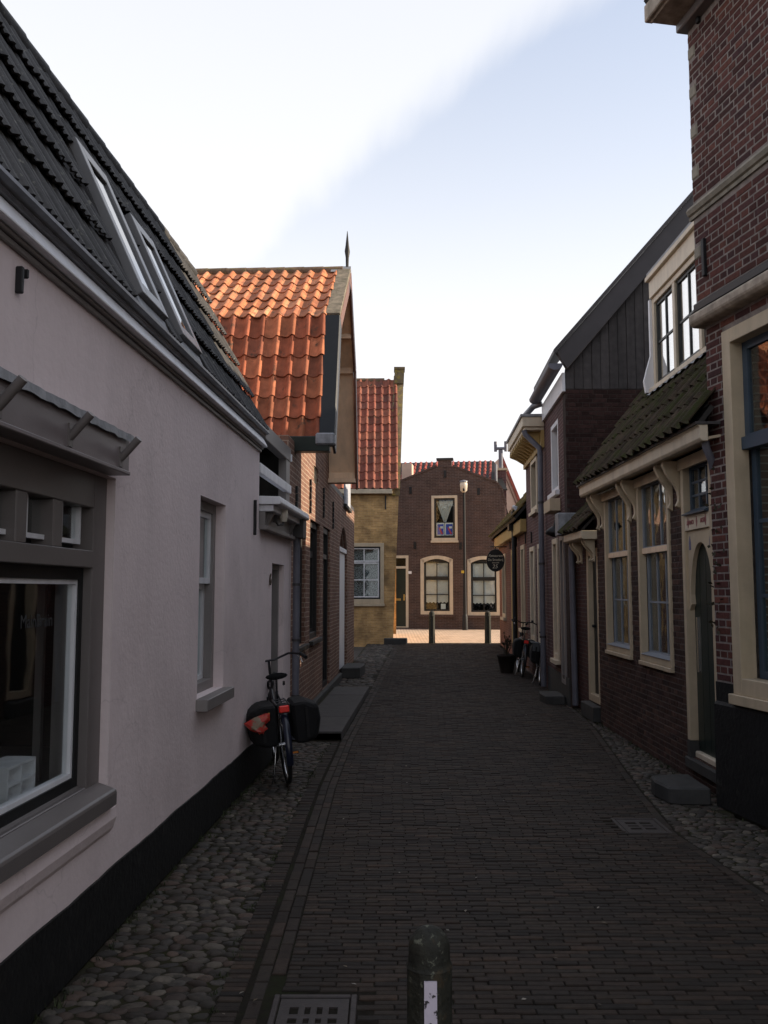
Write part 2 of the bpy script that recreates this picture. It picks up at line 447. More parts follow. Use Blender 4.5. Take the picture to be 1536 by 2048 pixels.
M['stone_lt'] = mat('pale_sandstone', (0.27, 0.24, 0.19), 0.85, 0.25, 9, 0.5, 50, streak=0.2)
M['ledge'] = mat('weathered_ledge', (0.40, 0.33, 0.26), 0.8, 0.3, 10, 0.5, 60, streak=0.35)
M['pinkstone'] = mat('pale_pink_plaster', (0.60, 0.43, 0.34), 0.9, 0.1, 3, 0.3, 40)
M['brickA'] = mat('red_brick', (0.088, 0.030, 0.025), 0.85, 0.28, 26, 0.5, 140, vary=0.35, hue=[(0.062, 0.024, 0.022), (0.110, 0.040, 0.029), (0.048, 0.021, 0.022)], spec=0.2)
M['mortarA'] = mat('pale_mortar', (0.23, 0.195, 0.175), 0.95, 0.3, 12, 0.4, 80, spec=0.1)
M['brickB'] = mat('brown_brick', (0.056, 0.029, 0.023), 0.85, 0.32, 26, 0.5, 140, vary=0.40, hue=[(0.045, 0.025, 0.021), (0.072, 0.037, 0.027), (0.034, 0.020, 0.019)], spec=0.2,
                  spots=((0.30, 0.24, 0.20), 17, 0.66, 0.72))
M['mortarB'] = mat('dirty_mortar', (0.105, 0.085, 0.075), 0.95, 0.3, 10, 0.4, 80, spec=0.1)
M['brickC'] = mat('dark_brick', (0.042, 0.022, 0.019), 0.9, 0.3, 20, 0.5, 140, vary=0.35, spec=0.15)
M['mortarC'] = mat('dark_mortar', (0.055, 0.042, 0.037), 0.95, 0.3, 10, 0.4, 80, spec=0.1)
M['bw_house2'] = brickmat('orange_house_brickwork', (0.225, 0.118, 0.082), (0.16, 0.085, 0.064), (0.38, 0.29, 0.22), 0.215, 0.066, 0.007)
M['bw_yellow'] = brickmat('yellow_brickwork', (0.52, 0.325, 0.135), (0.35, 0.205, 0.085), (0.46, 0.32, 0.17), 0.19, 0.052, 0.006, noise=0.40,
                          moss=((0.13, 0.085, 0.045), 2.6, 0.52, 0.80))
M['bw_far'] = brickmat('brown_far_brickwork', (0.092, 0.057, 0.048), (0.066, 0.043, 0.038), (0.15, 0.12, 0.105), 0.21, 0.06, 0.006, noise=0.25)
M['bw_right'] = brickmat('plum_brickwork', (0.105, 0.046, 0.042), (0.078, 0.036, 0.036), (0.17, 0.13, 0.12), 0.21, 0.06, 0.006)
M['bw_red'] = brickmat('orange_red_brickwork', (0.17, 0.062, 0.042), (0.12, 0.045, 0.036), (0.17, 0.11, 0.085), 0.21, 0.06, 0.006)
M['bw_near'] = brickmat('near_brickwork', (0.105, 0.032, 0.028), (0.075, 0.026, 0.026), (0.28, 0.25, 0.23), 0.22, 0.065, 0.008)
M['bw_H9'] = brickmat('brown_brickwork', (0.090, 0.038, 0.03), (0.06, 0.03, 0.028), (0.105, 0.085, 0.075), 0.2, 0.06, 0.006)
M['street_tex'] = brickmat('street_brick_far', (0.040, 0.032, 0.030), (0.030, 0.025, 0.025), (0.016, 0.015, 0.013), 0.17, 0.043, 0.006, noise=0.25)
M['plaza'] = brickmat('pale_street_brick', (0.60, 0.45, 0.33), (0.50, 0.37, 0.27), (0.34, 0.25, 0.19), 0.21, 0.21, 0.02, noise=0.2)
M['sett'] = mat('street_brick', (0.030, 0.0210, 0.0145), 0.78, 0.30, 22, 0.6, 150, vary=0.42, moss=((0.022, 0.018, 0.014), 1.7, 0.50, 0.72), hue=[(0.026, 0.0198, 0.015), (0.041, 0.0265, 0.018), (0.021, 0.017, 0.0138), (0.036, 0.023, 0.0165)], spec=0.3,
                spots=((0.085, 0.08, 0.072), 9, 0.70, 0.78))
M['joint'] = mat('joint_sand', (0.020, 0.017, 0.013), 0.95, 0.3, 20, 0.4, 120, spec=0.1, moss=((0.022, 0.026, 0.012), 3, 0.5, 0.65))
M['cobble'] = mat('cobble', (0.060, 0.047, 0.035), 0.7, 0.25, 30, 0.4, 120, vary=0.5, moss=((0.028, 0.025, 0.018), 11, 0.52, 0.66), hue=[(0.046, 0.041, 0.036), (0.076, 0.050, 0.037), (0.034, 0.029, 0.023), (0.105, 0.088, 0.068)], spec=0.35)
M['soil'] = mat('cobble_bed', (0.030, 0.026, 0.019), 0.95, 0.3, 14, 0.6, 70, spec=0.1, moss=((0.030, 0.030, 0.014), 4, 0.45, 0.6))
M['ground'] = mat('ground_earth', (0.06, 0.05, 0.042), 0.95, 0.3, 2, 0.4, 30)
M['slab'] = mat('paving_slab', (0.066, 0.060, 0.057), 0.85, 0.18, 8, 0.4, 90, vary=0.12)
M['tileO'] = mat('orange_pantile', (0.52, 0.19, 0.085), 0.75, 0.30, 7, 0.3, 90, vary=0.30, hue=[(0.46, 0.16, 0.07), (0.58, 0.25, 0.125), (0.38, 0.13, 0.065)], spec=0.25,
                 spots=((0.085, 0.07, 0.045), 8.0, 0.56, 0.68))
M['tileO_shade'] = mat('shaded_orange_pantile', (0.36, 0.105, 0.05), 0.75, 0.35, 7, 0.3, 90, vary=0.30, hue=[(0.30, 0.085, 0.042), (0.42, 0.14, 0.065), (0.22, 0.07, 0.04)], spec=0.25,
                 spots=((0.055, 0.045, 0.03), 5.0, 0.58, 0.70))  # darker copy of tileO: the lower slope's grazing shade in its colour, plus dirt spots
M['tileR'] = mat('red_pantile', (0.23, 0.066, 0.038), 0.7, 0.35, 9, 0.3, 90, vary=0.30, hue=[(0.18, 0.052, 0.034), (0.27, 0.09, 0.05), (0.14, 0.05, 0.036)], spec=0.3,
                 spots=((0.06, 0.05, 0.03), 6.0, 0.58, 0.70))
M['tileF'] = mat('red_far_tile', (0.27, 0.05, 0.03), 0.55, 0.3, 9, 0.2, 90, vary=0.25, spec=0.4)
M['tileD'] = mat('dark_grey_tile', (0.040, 0.038, 0.037), 0.72, 0.3, 18, 0.5, 130, vary=0.30, spec=0.3, spots=((0.15, 0.145, 0.12), 26, 0.60, 0.70))
M['tileM'] = mat('mossy_tile', (0.052, 0.038, 0.026), 0.9, 0.4, 14, 0.7, 70, vary=0.35, spec=0.15, moss=((0.040, 0.042, 0.014), 6.0, 0.46, 0.62), bdist=0.01)
M['tileMY'] = mat('mossy_yellow_tile', (0.12, 0.075, 0.03), 0.9, 0.4, 9, 0.5, 70, vary=0.3, spec=0.15, moss=((0.08, 0.075, 0.02), 5, 0.45, 0.62))
M['ridge'] = mat('lichen_ridge_tile', (0.13, 0.085, 0.055), 0.9, 0.35, 18, 0.6, 80, vary=0.3, moss=((0.17, 0.14, 0.05), 14, 0.52, 0.64))
M['parapet'] = mat('lichen_parapet', (0.16, 0.12, 0.07), 0.95, 0.35, 9, 0.6, 60, moss=((0.25, 0.19, 0.05), 7, 0.5, 0.62))
M['glass'] = glassmat('window_glass')
M['glass_sh'] = glassmat('shop_glass', (0.95, 0.97, 0.97), 1.5, 0.1)
M['glass_old'] = glassmat('old_window_glass', (0.8, 0.85, 0.86), 1.6, 0.8, 1.15)
M['glass_dorm'] = glassmat('boosted_dormer_glass', (0.97, 0.98, 0.98), 1.6, 0.06, 3.6)  # reflectance boosted so the dormer panes carry a bright sky reflection
M['whiteblind'] = mat('white_blind', (0.90, 0.90, 0.90), 0.8, 0.03, 3, 0.0)  # near-white, set behind the dormer panes to add to their sky reflection
M['glass_sky'] = glassmat('skylight_glass', (0.35, 0.4, 0.42), 1.7, 0.1, 1.3)
M['lace'] = lacemat('lace_curtain', (0.42, 0.41, 0.40), 30.0, 0.20, 0.62)
M['net'] = lacemat('net_curtain', (0.80, 0.79, 0.76), 60.0, 0.05, 0.30)
M['blind'] = mat('cream_blind', (0.74, 0.72, 0.71), 0.8, 0.08, 3, 0.1, 60)
M['curtain_y'] = mat('yellow_curtain', (0.50, 0.47, 0.22), 0.9, 0.1, 3, 0.1, 60)
M['rubber'] = mat('tyre_rubber', (0.010, 0.010, 0.010), 0.8, 0.2, 20, 0.2, 100)
M['bikeblk'] = mat('bike_black_enamel', (0.010, 0.010, 0.012), 0.3, 0.1, 5, 0.0, spec=0.6)
M['bikeblue'] = mat('bike_blue_enamel', (0.007, 0.010, 0.024), 0.3, 0.1, 5, 0.0, spec=0.6)
M['chrome'] = mat('chrome', (0.55, 0.55, 0.56), 0.22, 0.1, 9, 0.0, metal=1.0)
M['canvas'] = mat('black_canvas', (0.0045, 0.0045, 0.005), 0.85, 0.2, 9, 0.5, 120)
M['canvas_g'] = mat('grey_canvas', (0.075, 0.08, 0.085), 0.85, 0.2, 9, 0.4, 120)
M['redlens'] = mat('red_reflector', (0.85, 0.03, 0.02), 0.25, 0.05, 9, 0.0, spec=0.6)
M['orangelens'] = mat('orange_reflector', (0.8, 0.25, 0.02), 0.3, 0.05, 9, 0.0, spec=0.6)
M['bag'] = mat('printed_plastic_bag', (0.26, 0.20, 0.14), 0.35, 0.2, 9, 0.4, 25, spots=((0.45, 0.04, 0.03), 7, 0.5, 0.54), moss=((0.40, 0.25, 0.04), 8, 0.58, 0.62))
M['bollard'] = mat('dark_bollard_paint', (0.022, 0.022, 0.016), 0.75, 0.5, 18, 0.9, 45, spots=((0.13, 0.135, 0.10), 38, 0.60, 0.66), moss=((0.045, 0.035, 0.02), 14, 0.58, 0.66), bdist=0.008)
M['reflect'] = mat('white_reflector', (0.62, 0.57, 0.66), 0.4, 0.08, 20, 0.1, 80, spots=((0.05, 0.045, 0.05), 34, 0.57, 0.60))
M['grate'] = mat('cast_iron', (0.040, 0.032, 0.030), 0.6, 0.3, 20, 0.4, 100, spec=0.4)
M['terra'] = mat('terracotta_pot', (0.022, 0.015, 0.012), 0.85, 0.2, 9, 0.3, 60)
M['twig'] = mat('twig_bark', (0.04, 0.03, 0.02), 0.9, 0.2, 9, 0.3, 60)
M['weed'] = mat('weed', (0.030, 0.038, 0.014), 0.8, 0.3, 9, 0.0, vary=0.4)
M['litter'] = mat('dry_leaf_litter', (0.16, 0.13, 0.09), 0.8, 0.3, 9, 0.0, vary=0.5, hue=[(0.10, 0.07, 0.04), (0.30, 0.28, 0.24), (0.07, 0.05, 0.03)])
M['leaf'] = mat('leaf', (0.035, 0.030, 0.016), 0.7, 0.3, 9, 0.2, 60, vary=0.4)
M['lampglass'] = mat('lamp_glass', (0.62, 0.56, 0.46), 0.25, 0.1, 9, 0.0, spec=0.6)
M['postwhite'] = mat('poster_white', (0.85, 0.85, 0.87), 0.5, 0.03, 3, 0.0)
M['postblue'] = mat('poster_blue', (0.04, 0.08, 0.50), 0.45, 0.1, 20, 0.0)
M['postred'] = mat('poster_red', (0.60, 0.07, 0.10), 0.45, 0.1, 20, 0.0)
M['gold'] = mat('cream_lettering', (0.62, 0.55, 0.42), 0.5, 0.05, 3, 0.0)
M['brass'] = mat('brass', (0.55, 0.40, 0.15), 0.35, 0.1, 9, 0.0, metal=0.8)
M['letter'] = mat('reflected_lettering', (0.05, 0.052, 0.055), 0.5, 0.05, 3, 0.0)
M['numb'] = mat('bronze_number', (0.07, 0.05, 0.035), 0.5, 0.1, 9, 0.0)
M['yellow_plate'] = mat('yellow_plate', (0.6, 0.42, 0.05), 0.5, 0.05, 3, 0.0)
M['lettr_blue'] = mat('faded_blue_ornament', (0.12, 0.12, 0.22), 0.6, 0.1, 9, 0.0)
M['lettr_red'] = mat('faded_red_ornament', (0.28, 0.10, 0.10), 0.6, 0.1, 9, 0.0)

# ---------------------------------------------------------------- builders for walls, bricks, tiles, windows, lettering
def wall_cells(mb, s0, s1, z0, z1, ops, o1=0.0, depth=0.2):
    S = sorted({s0, s1} | {x for a in ops for x in (a[0], a[1]) if s0 < x < s1})
    Z = sorted({z0, z1} | {x for a in ops for x in (a[2], a[3]) if z0 < x < z1})
    # finer cells so that clipping and shading behave
    full = {}
    for i in range(len(S) - 1):
        for j in range(len(Z) - 1):
            cs, cz = (S[i] + S[i + 1]) / 2, (Z[j] + Z[j + 1]) / 2
            full[i, j] = not any(a[0] < cs < a[1] and a[2] < cz < a[3] for a in ops)
    o0 = o1 - depth
    for (i, j), ok in full.items():
        if not ok: continue
        a, b, c, d = S[i], S[i + 1], Z[j], Z[j + 1]
        mb.add([(a, o1, c), (b, o1, c), (b, o1, d), (a, o1, d)], [(0, 1, 2, 3)])
        mb.add([(a, o0, c), (b, o0, c), (b, o0, d), (a, o0, d)], [(3, 2, 1, 0)])
        for (di, dj, q) in ((-1, 0, [(a, o1, c), (a, o1, d), (a, o0, d), (a, o0, c)]), (1, 0, [(b, o1, c), (b, o0, c), (b, o0, d), (b, o1, d)]),
                            (0, -1, [(a, o1, c), (a, o0, c), (b, o0, c), (b, o1, c)]), (0, 1, [(a, o1, d), (b, o1, d), (b, o0, d), (a, o0, d)])):
            if not full.get((i + di, j + dj), False): mb.add(q, [(0, 1, 2, 3)])
    return mb
def arch_fill(mb, s0, s1, zs, zt, o1, depth, n=10):
    """brick corners that close a rectangular opening to a flat arch"""
    m = (s0 + s1) / 2; w = (s1 - s0) / 2
    for sg in (-1, 1):
        pts = []
        for i in range(n + 1):
            t = i / n
            pts.append((m + sg * w * (1 - t), zs + (zt - zs) * math.sqrt(max(0, 1 - (1 - t) ** 2)) if zt - zs > w * 0.6 else zs + (zt - zs) * (1 - (1 - t) ** 2)))
        mb.prism([(m + sg * w, zt)] + pts, 'o', o1 - depth, o1)
    return mb
def wall_part(fr, parent, mt, s0, s1, z0, z1, ops=(), o1=0.0, depth=0.2, arches=(), name='wall'):
    mb = wall_cells(MB(fr), s0, s1, z0, z1, list(ops), o1, depth)
    for a in arches: arch_fill(mb, a[0], a[1], a[2], a[3], o1, depth)
    return mb.build(name, mt, parent)

def brick_mb(fr, L, h, D, ch=0.003):
    mb = MB(fr); a, b = L / 2, h / 2
    vs = [(-a, -D, -b), (a, -D, -b), (a, -D, b), (-a, -D, b), (-a, -ch, -b), (a, -ch, -b), (a, -ch, b), (-a, -ch, b),
          (-a + ch, 0, -b + ch), (a - ch, 0, -b + ch), (a - ch, 0, b - ch), (-a + ch, 0, b - ch)]
    fs = [(0, 1, 5, 4), (1, 2, 6, 5), (2, 3, 7, 6), (3, 0, 4, 7), (4, 5, 9, 8), (5, 6, 10, 9), (6, 7, 11, 10), (7, 4, 8, 11), (8, 9, 10, 11)]
    return mb.add(vs, fs)
def bricks(fr, parent, mt, s0, s1, z0, z1, ops, o=0.0, L=0.21, h=0.056, g=0.010, D=0.035, limit=300, headers=True, jit=0.0018, seed=3):
    """real bricks on a wall; the largest in view become objects, the rest one mesh"""
    rn = random.Random(seed); items = []
    z = z0 + g; row = 0
    while z + h <= z1 + 1e-6:
        ln = (L - g) / 2 if (headers and row % 2) else L
        s = s0 - rn.random() * 0.02 - (0.25 if headers else 0.5) * (L + g) * (row % 2)
        while s < s1:
            a, b = max(s, s0), min(s + ln, s1)
            segs = [(a, b)]
            for q in ops:
                if q[2] - 0.3 * h < z + h / 2 < q[3] + 0.3 * h:
                    ns = []
                    for (c, d) in segs:
                        if d <= q[0] or c >= q[1]: ns.append((c, d))
                        else:
                            if c < q[0]: ns.append((c, q[0]))
                            if d > q[1]: ns.append((q[1], d))
                    segs = ns
            for (c, d) in segs:
                if d - c > 0.035: items.append(((c + d) / 2, z + h / 2, d - c))
            s += ln + g
        z += h + g; row += 1
    def rank(it):
        p = fr.at(it[0], o, it[1]); q = proj(p)
        if not q: return -1
        k = it[2] / q[2] ** 2
        return k if (-20 < q[0] < 1556 and -20 < q[1] < 2068) else k * 0.001
    items.sort(key=rank, reverse=True)
    cache = {}; rest = MB(fr)
    org = fr.at(0, 0, 0)
    for k, (s, zc, ln) in enumerate(items):
        oo = o + rn.uniform(-jit, jit)
        if k < limit:
            key = round(ln, 2)
            if key not in cache:
                cache[key] = brick_mb(fr, max(key, 0.03), h, D).mesh('brick', org, mt)
            b = put(cache[key], 'brick', parent, fr.at(s, oo, zc))
            b.rotation_euler = (0, 0, rn.uniform(-0.006, 0.006))
        else:
            t = brick_mb(fr, ln, h, D)
            rest.add([(v[0] + s, v[1] + oo, v[2] + zc) for v in t.v], t.f)
    if rest.v:
        r = rest.build('brickwork', mt, parent); r['kind'] = 'stuff'

PAN = [(0.0, .020), (.08, .008), (.2, -.004), (.34, -.009), (.48, -.006), (.60, .004), (.68, .018), (.76, .033), (.84, .038), (.92, .034), (1.0, .021), (1.05, .010)]
RIB = [(0.0, .012), (.05, .016), (.10, .006), (.20, .003), (.27, .012), (.34, .014), (.40, .004), (.50, .002), (.58, .011), (.66, .014), (.72, .004), (.82, .003), (.90, .013), (.97, .020), (1.03, .010)]
def tile_mb(U, V, N, w, l, prof, th=0.014, lift=0.024, k=1.0):
    mb = MB(); m = len(prof)
    lo, hi = [], []
    for (t, hgt) in prof:
        lo.append(U * (t * w) + N * (hgt * k + lift)); hi.append(U * (t * w) + V * (l * 1.12) + N * (hgt * k))
    mb.add(lo + hi, [(i, i + 1, m + i + 1, m + i) for i in range(m - 1)], True)
    dn = [p - N * th for p in lo]
    mb.add(lo + dn, [(m + i, m + i + 1, i + 1, i) for i in range(m - 1)])
    mb.add([lo[-1], dn[-1], hi[-1] - N * th, hi[-1]], [(0, 1, 2, 3)])
    mb.add([lo[0], dn[0], hi[0] - N * th, hi[0]], [(3, 2, 1, 0)])
    return mb
def tile_field(parent, mt, org, U, V, w, l, nc, nr, prof, name='roof_tile', skip=None, single=True, jit=0.004, seed=5, k=1.0, rot=0.008, lift=0.024):
    """courses of real tiles from the eave up; org is the lower corner, U along the eave, V up the slope"""
    U, V = Vector(U).normalized(), Vector(V).normalized()
    N = U.cross(V)
    if N.z < 0: N = -N
    rn = random.Random(seed)
    base = tile_mb(U, V, N, w, l, prof, k=k, lift=lift)
    me = base.mesh(name, Vector((0, 0, 0)), mt, recalc=False) if single else None
    rest = MB()
    for r in range(nr):
        for c in range(nc):
            if skip and skip(c, r): continue
            p = Vector(org) + U * (c * w + rn.uniform(-jit, jit)) + V * (r * l + rn.uniform(-jit, jit) * 2) + N * rn.uniform(0, jit)
            if single:
                o = put(me, name, parent, p)
                o.rotation_euler = (rn.uniform(-rot, rot), rn.uniform(-rot, rot), rn.uniform(-rot, rot))
            else:
                q = len(rest.v); rest.v += [tuple(Vector(x) + p) for x in base.v]
                k0 = len(rest.f)
                rest.f += [[i + q for i in f] for f in base.f]; rest.sm |= {k0 + i for i in base.sm}
    if rest.v:
        o = rest.build(name + '_courses', mt, parent, recalc=False); o['kind'] = 'stuff'

def room(fr, parent, s0, s1, z0, z1, o, depth, mt=None, grow=0.12):
    a, b, c, d = s0 - grow, s1 + grow, z0 - grow, z1 + grow
    mb = MB(fr); q = o - depth
    V = [(a, o, c), (b, o, c), (b, o, d), (a, o, d), (a, q, c), (b, q, c), (b, q, d), (a, q, d)]
    mb.add(V, [(4, 5, 6, 7), (0, 1, 5, 4), (1, 2, 6, 5), (2, 3, 7, 6), (3, 0, 4, 7)])
    return mb.build('interior', mt or M['interior'], parent, recalc=False)
def bars(mb, s0, s1, z0, z1, w, o0, o1, wb=None):
    wb = w if wb is None else wb
    mb.box(s0, s0 + w, o0, o1, z0, z1); mb.box(s1 - w, s1, o0, o1, z0, z1)
    mb.box(s0 + w, s1 - w, o0, o1, z0, z0 + wb); mb.box(s0 + w, s1 - w, o0, o1, z1 - w, z1)
    return mb
def sash(fr, win, s0, s1, z0, z1, cols, rows, w, bw, o0, o1, ms, mg, rowz=None):
    """one sash with its glazing bars, and each pane of glass on its own"""
    mb = bars(MB(fr), s0, s1, z0, z1, w, o0, o1)
    a, b, c, d = s0 + w, s1 - w, z0 + w, z1 - w
    cs = [a + (b - a) * i / cols for i in range(cols + 1)]
    zs = [c + (d - c) * i / rows for i in range(rows + 1)]
    oo = (o0 + o1) / 2
    for x in cs[1:-1]: mb.box(x - bw / 2, x + bw / 2, o0 + 0.004, o1 - 0.004, c, d)
    for zq in zs[1:-1]:
        for i in range(cols):
            mb.box(cs[i] + (bw / 2 if i else 0), cs[i + 1] - (bw / 2 if i < cols - 1 else 0), o0 + 0.006, o1 - 0.006, zq - bw / 2, zq + bw / 2)
    mb.build('sash', ms, win)
    for i in range(cols):
        for j in range(rows):
            MB(fr).box(cs[i] + (bw / 2 if i else 0), cs[i + 1] - (bw / 2 if i < cols - 1 else 0), oo - 0.002, oo + 0.002,
                       zs[j] + (bw / 2 if j else 0), zs[j + 1] - (bw / 2 if j < rows - 1 else 0)).build('pane', mg, win)
def window(fr, house, s0, s1, z0, z1, fw, o0, o1, mf, sashes, ms, mg, depth=0.6, sill=None, name='window', wb=None, rm=None):
    """frame part with sash, pane, interior and sill under it; sashes: (z0, z1, cols, rows, width, bar, inset)"""
    win = bars(MB(fr), s0, s1, z0, z1, fw, o0, o1, wb).build(name, mf, house, bevel=0.004)
    a, b = s0 + fw, s1 - fw
    for (c, d, cols, rows, w, bw, ins) in sashes:
        sash(fr, win, a, b, c, d, cols, rows, w, bw, o0 - ins, o0 - ins + 0.04, ms, mg)
    room(fr, win, s0, s1, z0, z1, o0 - 0.10, depth, rm)
    if sill:
        MB(fr).box(s0 - sill[0], s1 + sill[0], o0, sill[1], z0 - sill[2], z0 - 0.002).build('sill', sill[3], win, bevel=0.004)
    return win
def cloth(fr, parent, s0, s1, z0, z1, o, mt, amp=0.02, waves=6, name='curtain', scallop=0.0, n=40):
    mb = MB(fr); top_, bot = [], []
    for i in range(n + 1):
        t = i / n; w = amp * math.sin(t * waves * 2 * math.pi) + amp * 0.4 * math.sin(t * waves * 4.7 + 1)
        top_.append((s0 + (s1 - s0) * t, o + w * 0.6, z1))
        bot.append((s0 + (s1 - s0) * t, o + w, z0 + scallop * abs(math.sin(t * math.pi * 7))))
    mb.add(top_ + bot, [(i, i + 1, n + 2 + i, n + 1 + i) for i in range(n)], True)
    return mb.build(name, mt, parent, recalc=False)
def lettering(body, size, fr, s, o, z, mt, parent, name='lettering', shear=0.0, depth=0.003, sx=1.0, flip=1):
    cu = bpy.data.curves.new('text', 'FONT'); cu.body = body; cu.size = size; cu.align_x = 'CENTER'; cu.shear = shear
    cu.resolution_u = 3; cu.extrude = depth
    t = bpy.data.objects.new('text', cu)
    me = bpy.data.meshes.new_from_object(t)
    bpy.data.objects.remove(t); bpy.data.curves.remove(cu)
    n = Vector((fr.n[0], fr.n[1], 0)); r = -(n.cross(Vector((0, 0, 1))))
    base = BASE[parent.name]; c = fr.at(s, o, z) - base
    for v in me.vertices:
        x, y, w = v.co
        v.co = c + r * (x * sx) + Vector((0, 0, 1)) * y + n * w
    me.name = name; me.materials.clear(); me.materials.append(mt)
    ob = bpy.data.objects.new(name, me); col.objects.link(ob); ob.parent = parent; BASE[ob.name] = base
    return ob
def bracket(fr, parent, s, o1, z0, z1, mt, w=0.055):
    """scrolled eave bracket: thick at the top, tapering to the wall"""
    H_ = z1 - z0; pts = [(0, z1), (o1, z1), (o1, z1 - 0.10 * H_)]
    for i in range(1, 9):
        t = i / 8
        pts.append((o1 * (0.93 - 0.78 * (0.5 - 0.5 * math.cos(math.pi * min(1, t * 1.15)))), z1 - H_ * (0.10 + 0.72 * t)))
    pts += [(0.05, z0 + 0.03), (0.0, z0)]
    MB(fr).prism(pts, 's', s - w / 2, s + w / 2).build('bracket', mt, parent, bevel=0.004)
def anchor(fr, house, u, v, hpx, w=0.03, o=0.0):
    s, z = fr.px(u, v, o); k = hpx * math.hypot(*fr.at(s)[:2]) / FPX
    MB(fr).box(s - w / 2, s + w / 2, o, o + 0.03, z - k / 2, z + k / 2).build('wall_anchor', M['iron'], house, bevel=0.004)

# ---------------------------------------------------------------- the setting: ground, street, kerb strips
FL1 = Fr(-1.63, 0, 0.05, 1, 1)
FL2 = Fr(-1.584, 0, 0.041, 1, 1)
FY = Fr(0.25, 26.3, -1, 0.005, -1)
FF = Fr(1.0, 33.6, 1, -0.15, 1)
FR9 = Fr(2.84, 0, 0, 1, -1)
FR8 = Fr(2.135, 0, 0.05, 1, -1)
FS8 = Fr(2.8, 13.3, 1, 0, 1)
FR10 = Fr(3.985, 0, -0.18, 1, -1)
LEFT = [(1, -.50), (3.5, -.45), (8, -.43), (10.4, -.36), (14, -.18), (20, .12), (26.6, .50), (40, .5)]
RIGHT = [(1, 2.4), (4, 2.30), (5, 2.15), (6.5, 2.03), (8, 2.18), (11.3, 2.60), (13.2, 2.74), (16, 2.90), (26.6, 3.4), (40, 3.4)]
Lx = lambda y: lerp(LEFT, y)
Rx = lambda y: lerp(RIGHT, y)

ys = [-80, -20, 0, 8, 16, 20, 24, 28, 33.6, 40, 120, 500, 1500]
mb = MB()
for a, b in zip(ys, ys[1:]):
    mb.add([(-900, a, gz(a) - 0.09), (900, a, gz(a) - 0.09), (900, b, gz(b) - 0.09), (-900, b, gz(b) - 0.09)], [(0, 1, 2, 3)])
struct(mb, 'ground', M['ground'])
def und(x, y): return gz(y)
BUILT = 26.4                                   # bricks are real up to here
mb = MB(); ys = [-6 + 0.5 * i for i in range(67)]
for a, b in zip(ys, ys[1:]):
    mb.add([(Lx(a) - .28, a, -0.009 + und(Lx(a), a)), (Rx(a) + .1, a, -0.009 + und(Rx(a), a)), (Rx(b) + .1, b, -0.009 + und(Rx(b), b)), (Lx(b) - .28, b, -0.009 + und(Lx(b), b))], [(0, 1, 2, 3)])
street = struct(mb, 'street', M['joint'])
mb = MB()
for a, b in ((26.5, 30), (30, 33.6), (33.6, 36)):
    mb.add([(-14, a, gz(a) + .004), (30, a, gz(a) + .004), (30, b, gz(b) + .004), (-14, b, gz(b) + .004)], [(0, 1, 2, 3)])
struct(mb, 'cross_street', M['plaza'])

GRATES = [(-.475, -.115, 3.44, 3.97), (1.74, 2.09, 6.50, 6.92)]
def sett_mesh(lx, ly, t=0.03, ch=0.004):
    a, b = lx / 2, ly / 2; mb = MB()
    return mb.add([(-a, -b, -t), (a, -b, -t), (a, b, -t), (-a, b, -t), (-a, -b, -ch), (a, -b, -ch), (a, b, -ch), (-a, b, -ch),
                   (-a + ch, -b + ch, 0), (a - ch, -b + ch, 0), (a - ch, b - ch, 0), (-a + ch, b - ch, 0)],
                  [(0, 1, 5, 4), (1, 2, 6, 5), (2, 3, 7, 6), (3, 0, 4, 7), (4, 5, 9, 8), (5, 6, 10, 9), (6, 7, 11, 10), (7, 4, 8, 11), (8, 9, 10, 11)])
rn = random.Random(21)
setts = []                                    # (x, y, lx, ly, yaw)
y = 1.6
row = 0
while y < BUILT + 0.1:
    x = Lx(y) + 0.006 - (0.085 if row % 2 else 0.0) - rn.random() * 0.03
    while x < Rx(y):
        a, b = max(x, Lx(y) + 0.004), min(x + 0.165, Rx(y) + 0.02)
        if b - a > 0.04 and not any(g[0] - .03 < (a + b) / 2 < g[1] + .03 and g[2] - .02 < y < g[3] + .02 for g in GRATES):
            setts.append(((a + b) / 2, y + 0.019, b - a, 0.0385, rn.uniform(-.01, .01)))
        x += 0.170
    y += 0.043 + rn.uniform(-.001, .001); row += 1
for k, off in enumerate((0.035, 0.103)):       # two lengthwise gutter rows on the left
    y = 1.6 + 0.1 * k
    while y < BUILT:
        if not any(g[0] - .06 < Lx(y + .1) - off < g[1] + .03 and g[2] - .13 < y + .1 < g[3] + .13 for g in GRATES):
            setts.append((Lx(y + .1) - off, y + 0.1, 0.062, 0.165, -math.atan((Lx(y + .2) - Lx(y)) / .2)))
        y += 0.171
y = 1.6
while y < 10.35:                               # the row that edges the cobbles
    setts.append((Lx(y) - 0.215, y, 0.105, 0.040, rn.uniform(-.03, .03))); y += 0.045
y = 3.0
while y < 13:                                  # one lengthwise row on the right
    setts.append((Rx(y + .1) + 0.05, y + 0.1, 0.06, 0.165, -math.atan((Rx(y + .2) - Rx(y)) / .2))); y += 0.171
def srank(t):
    q = proj((t[0], t[1], 0))
    if not q: return -1
    k = t[2] * t[3] / q[2] ** 3
    return k if (-30 < q[0] < 1566 and q[1] < 2060) else k * 1e-3
setts.sort(key=srank, reverse=True)
cache = {}; rest = MB()
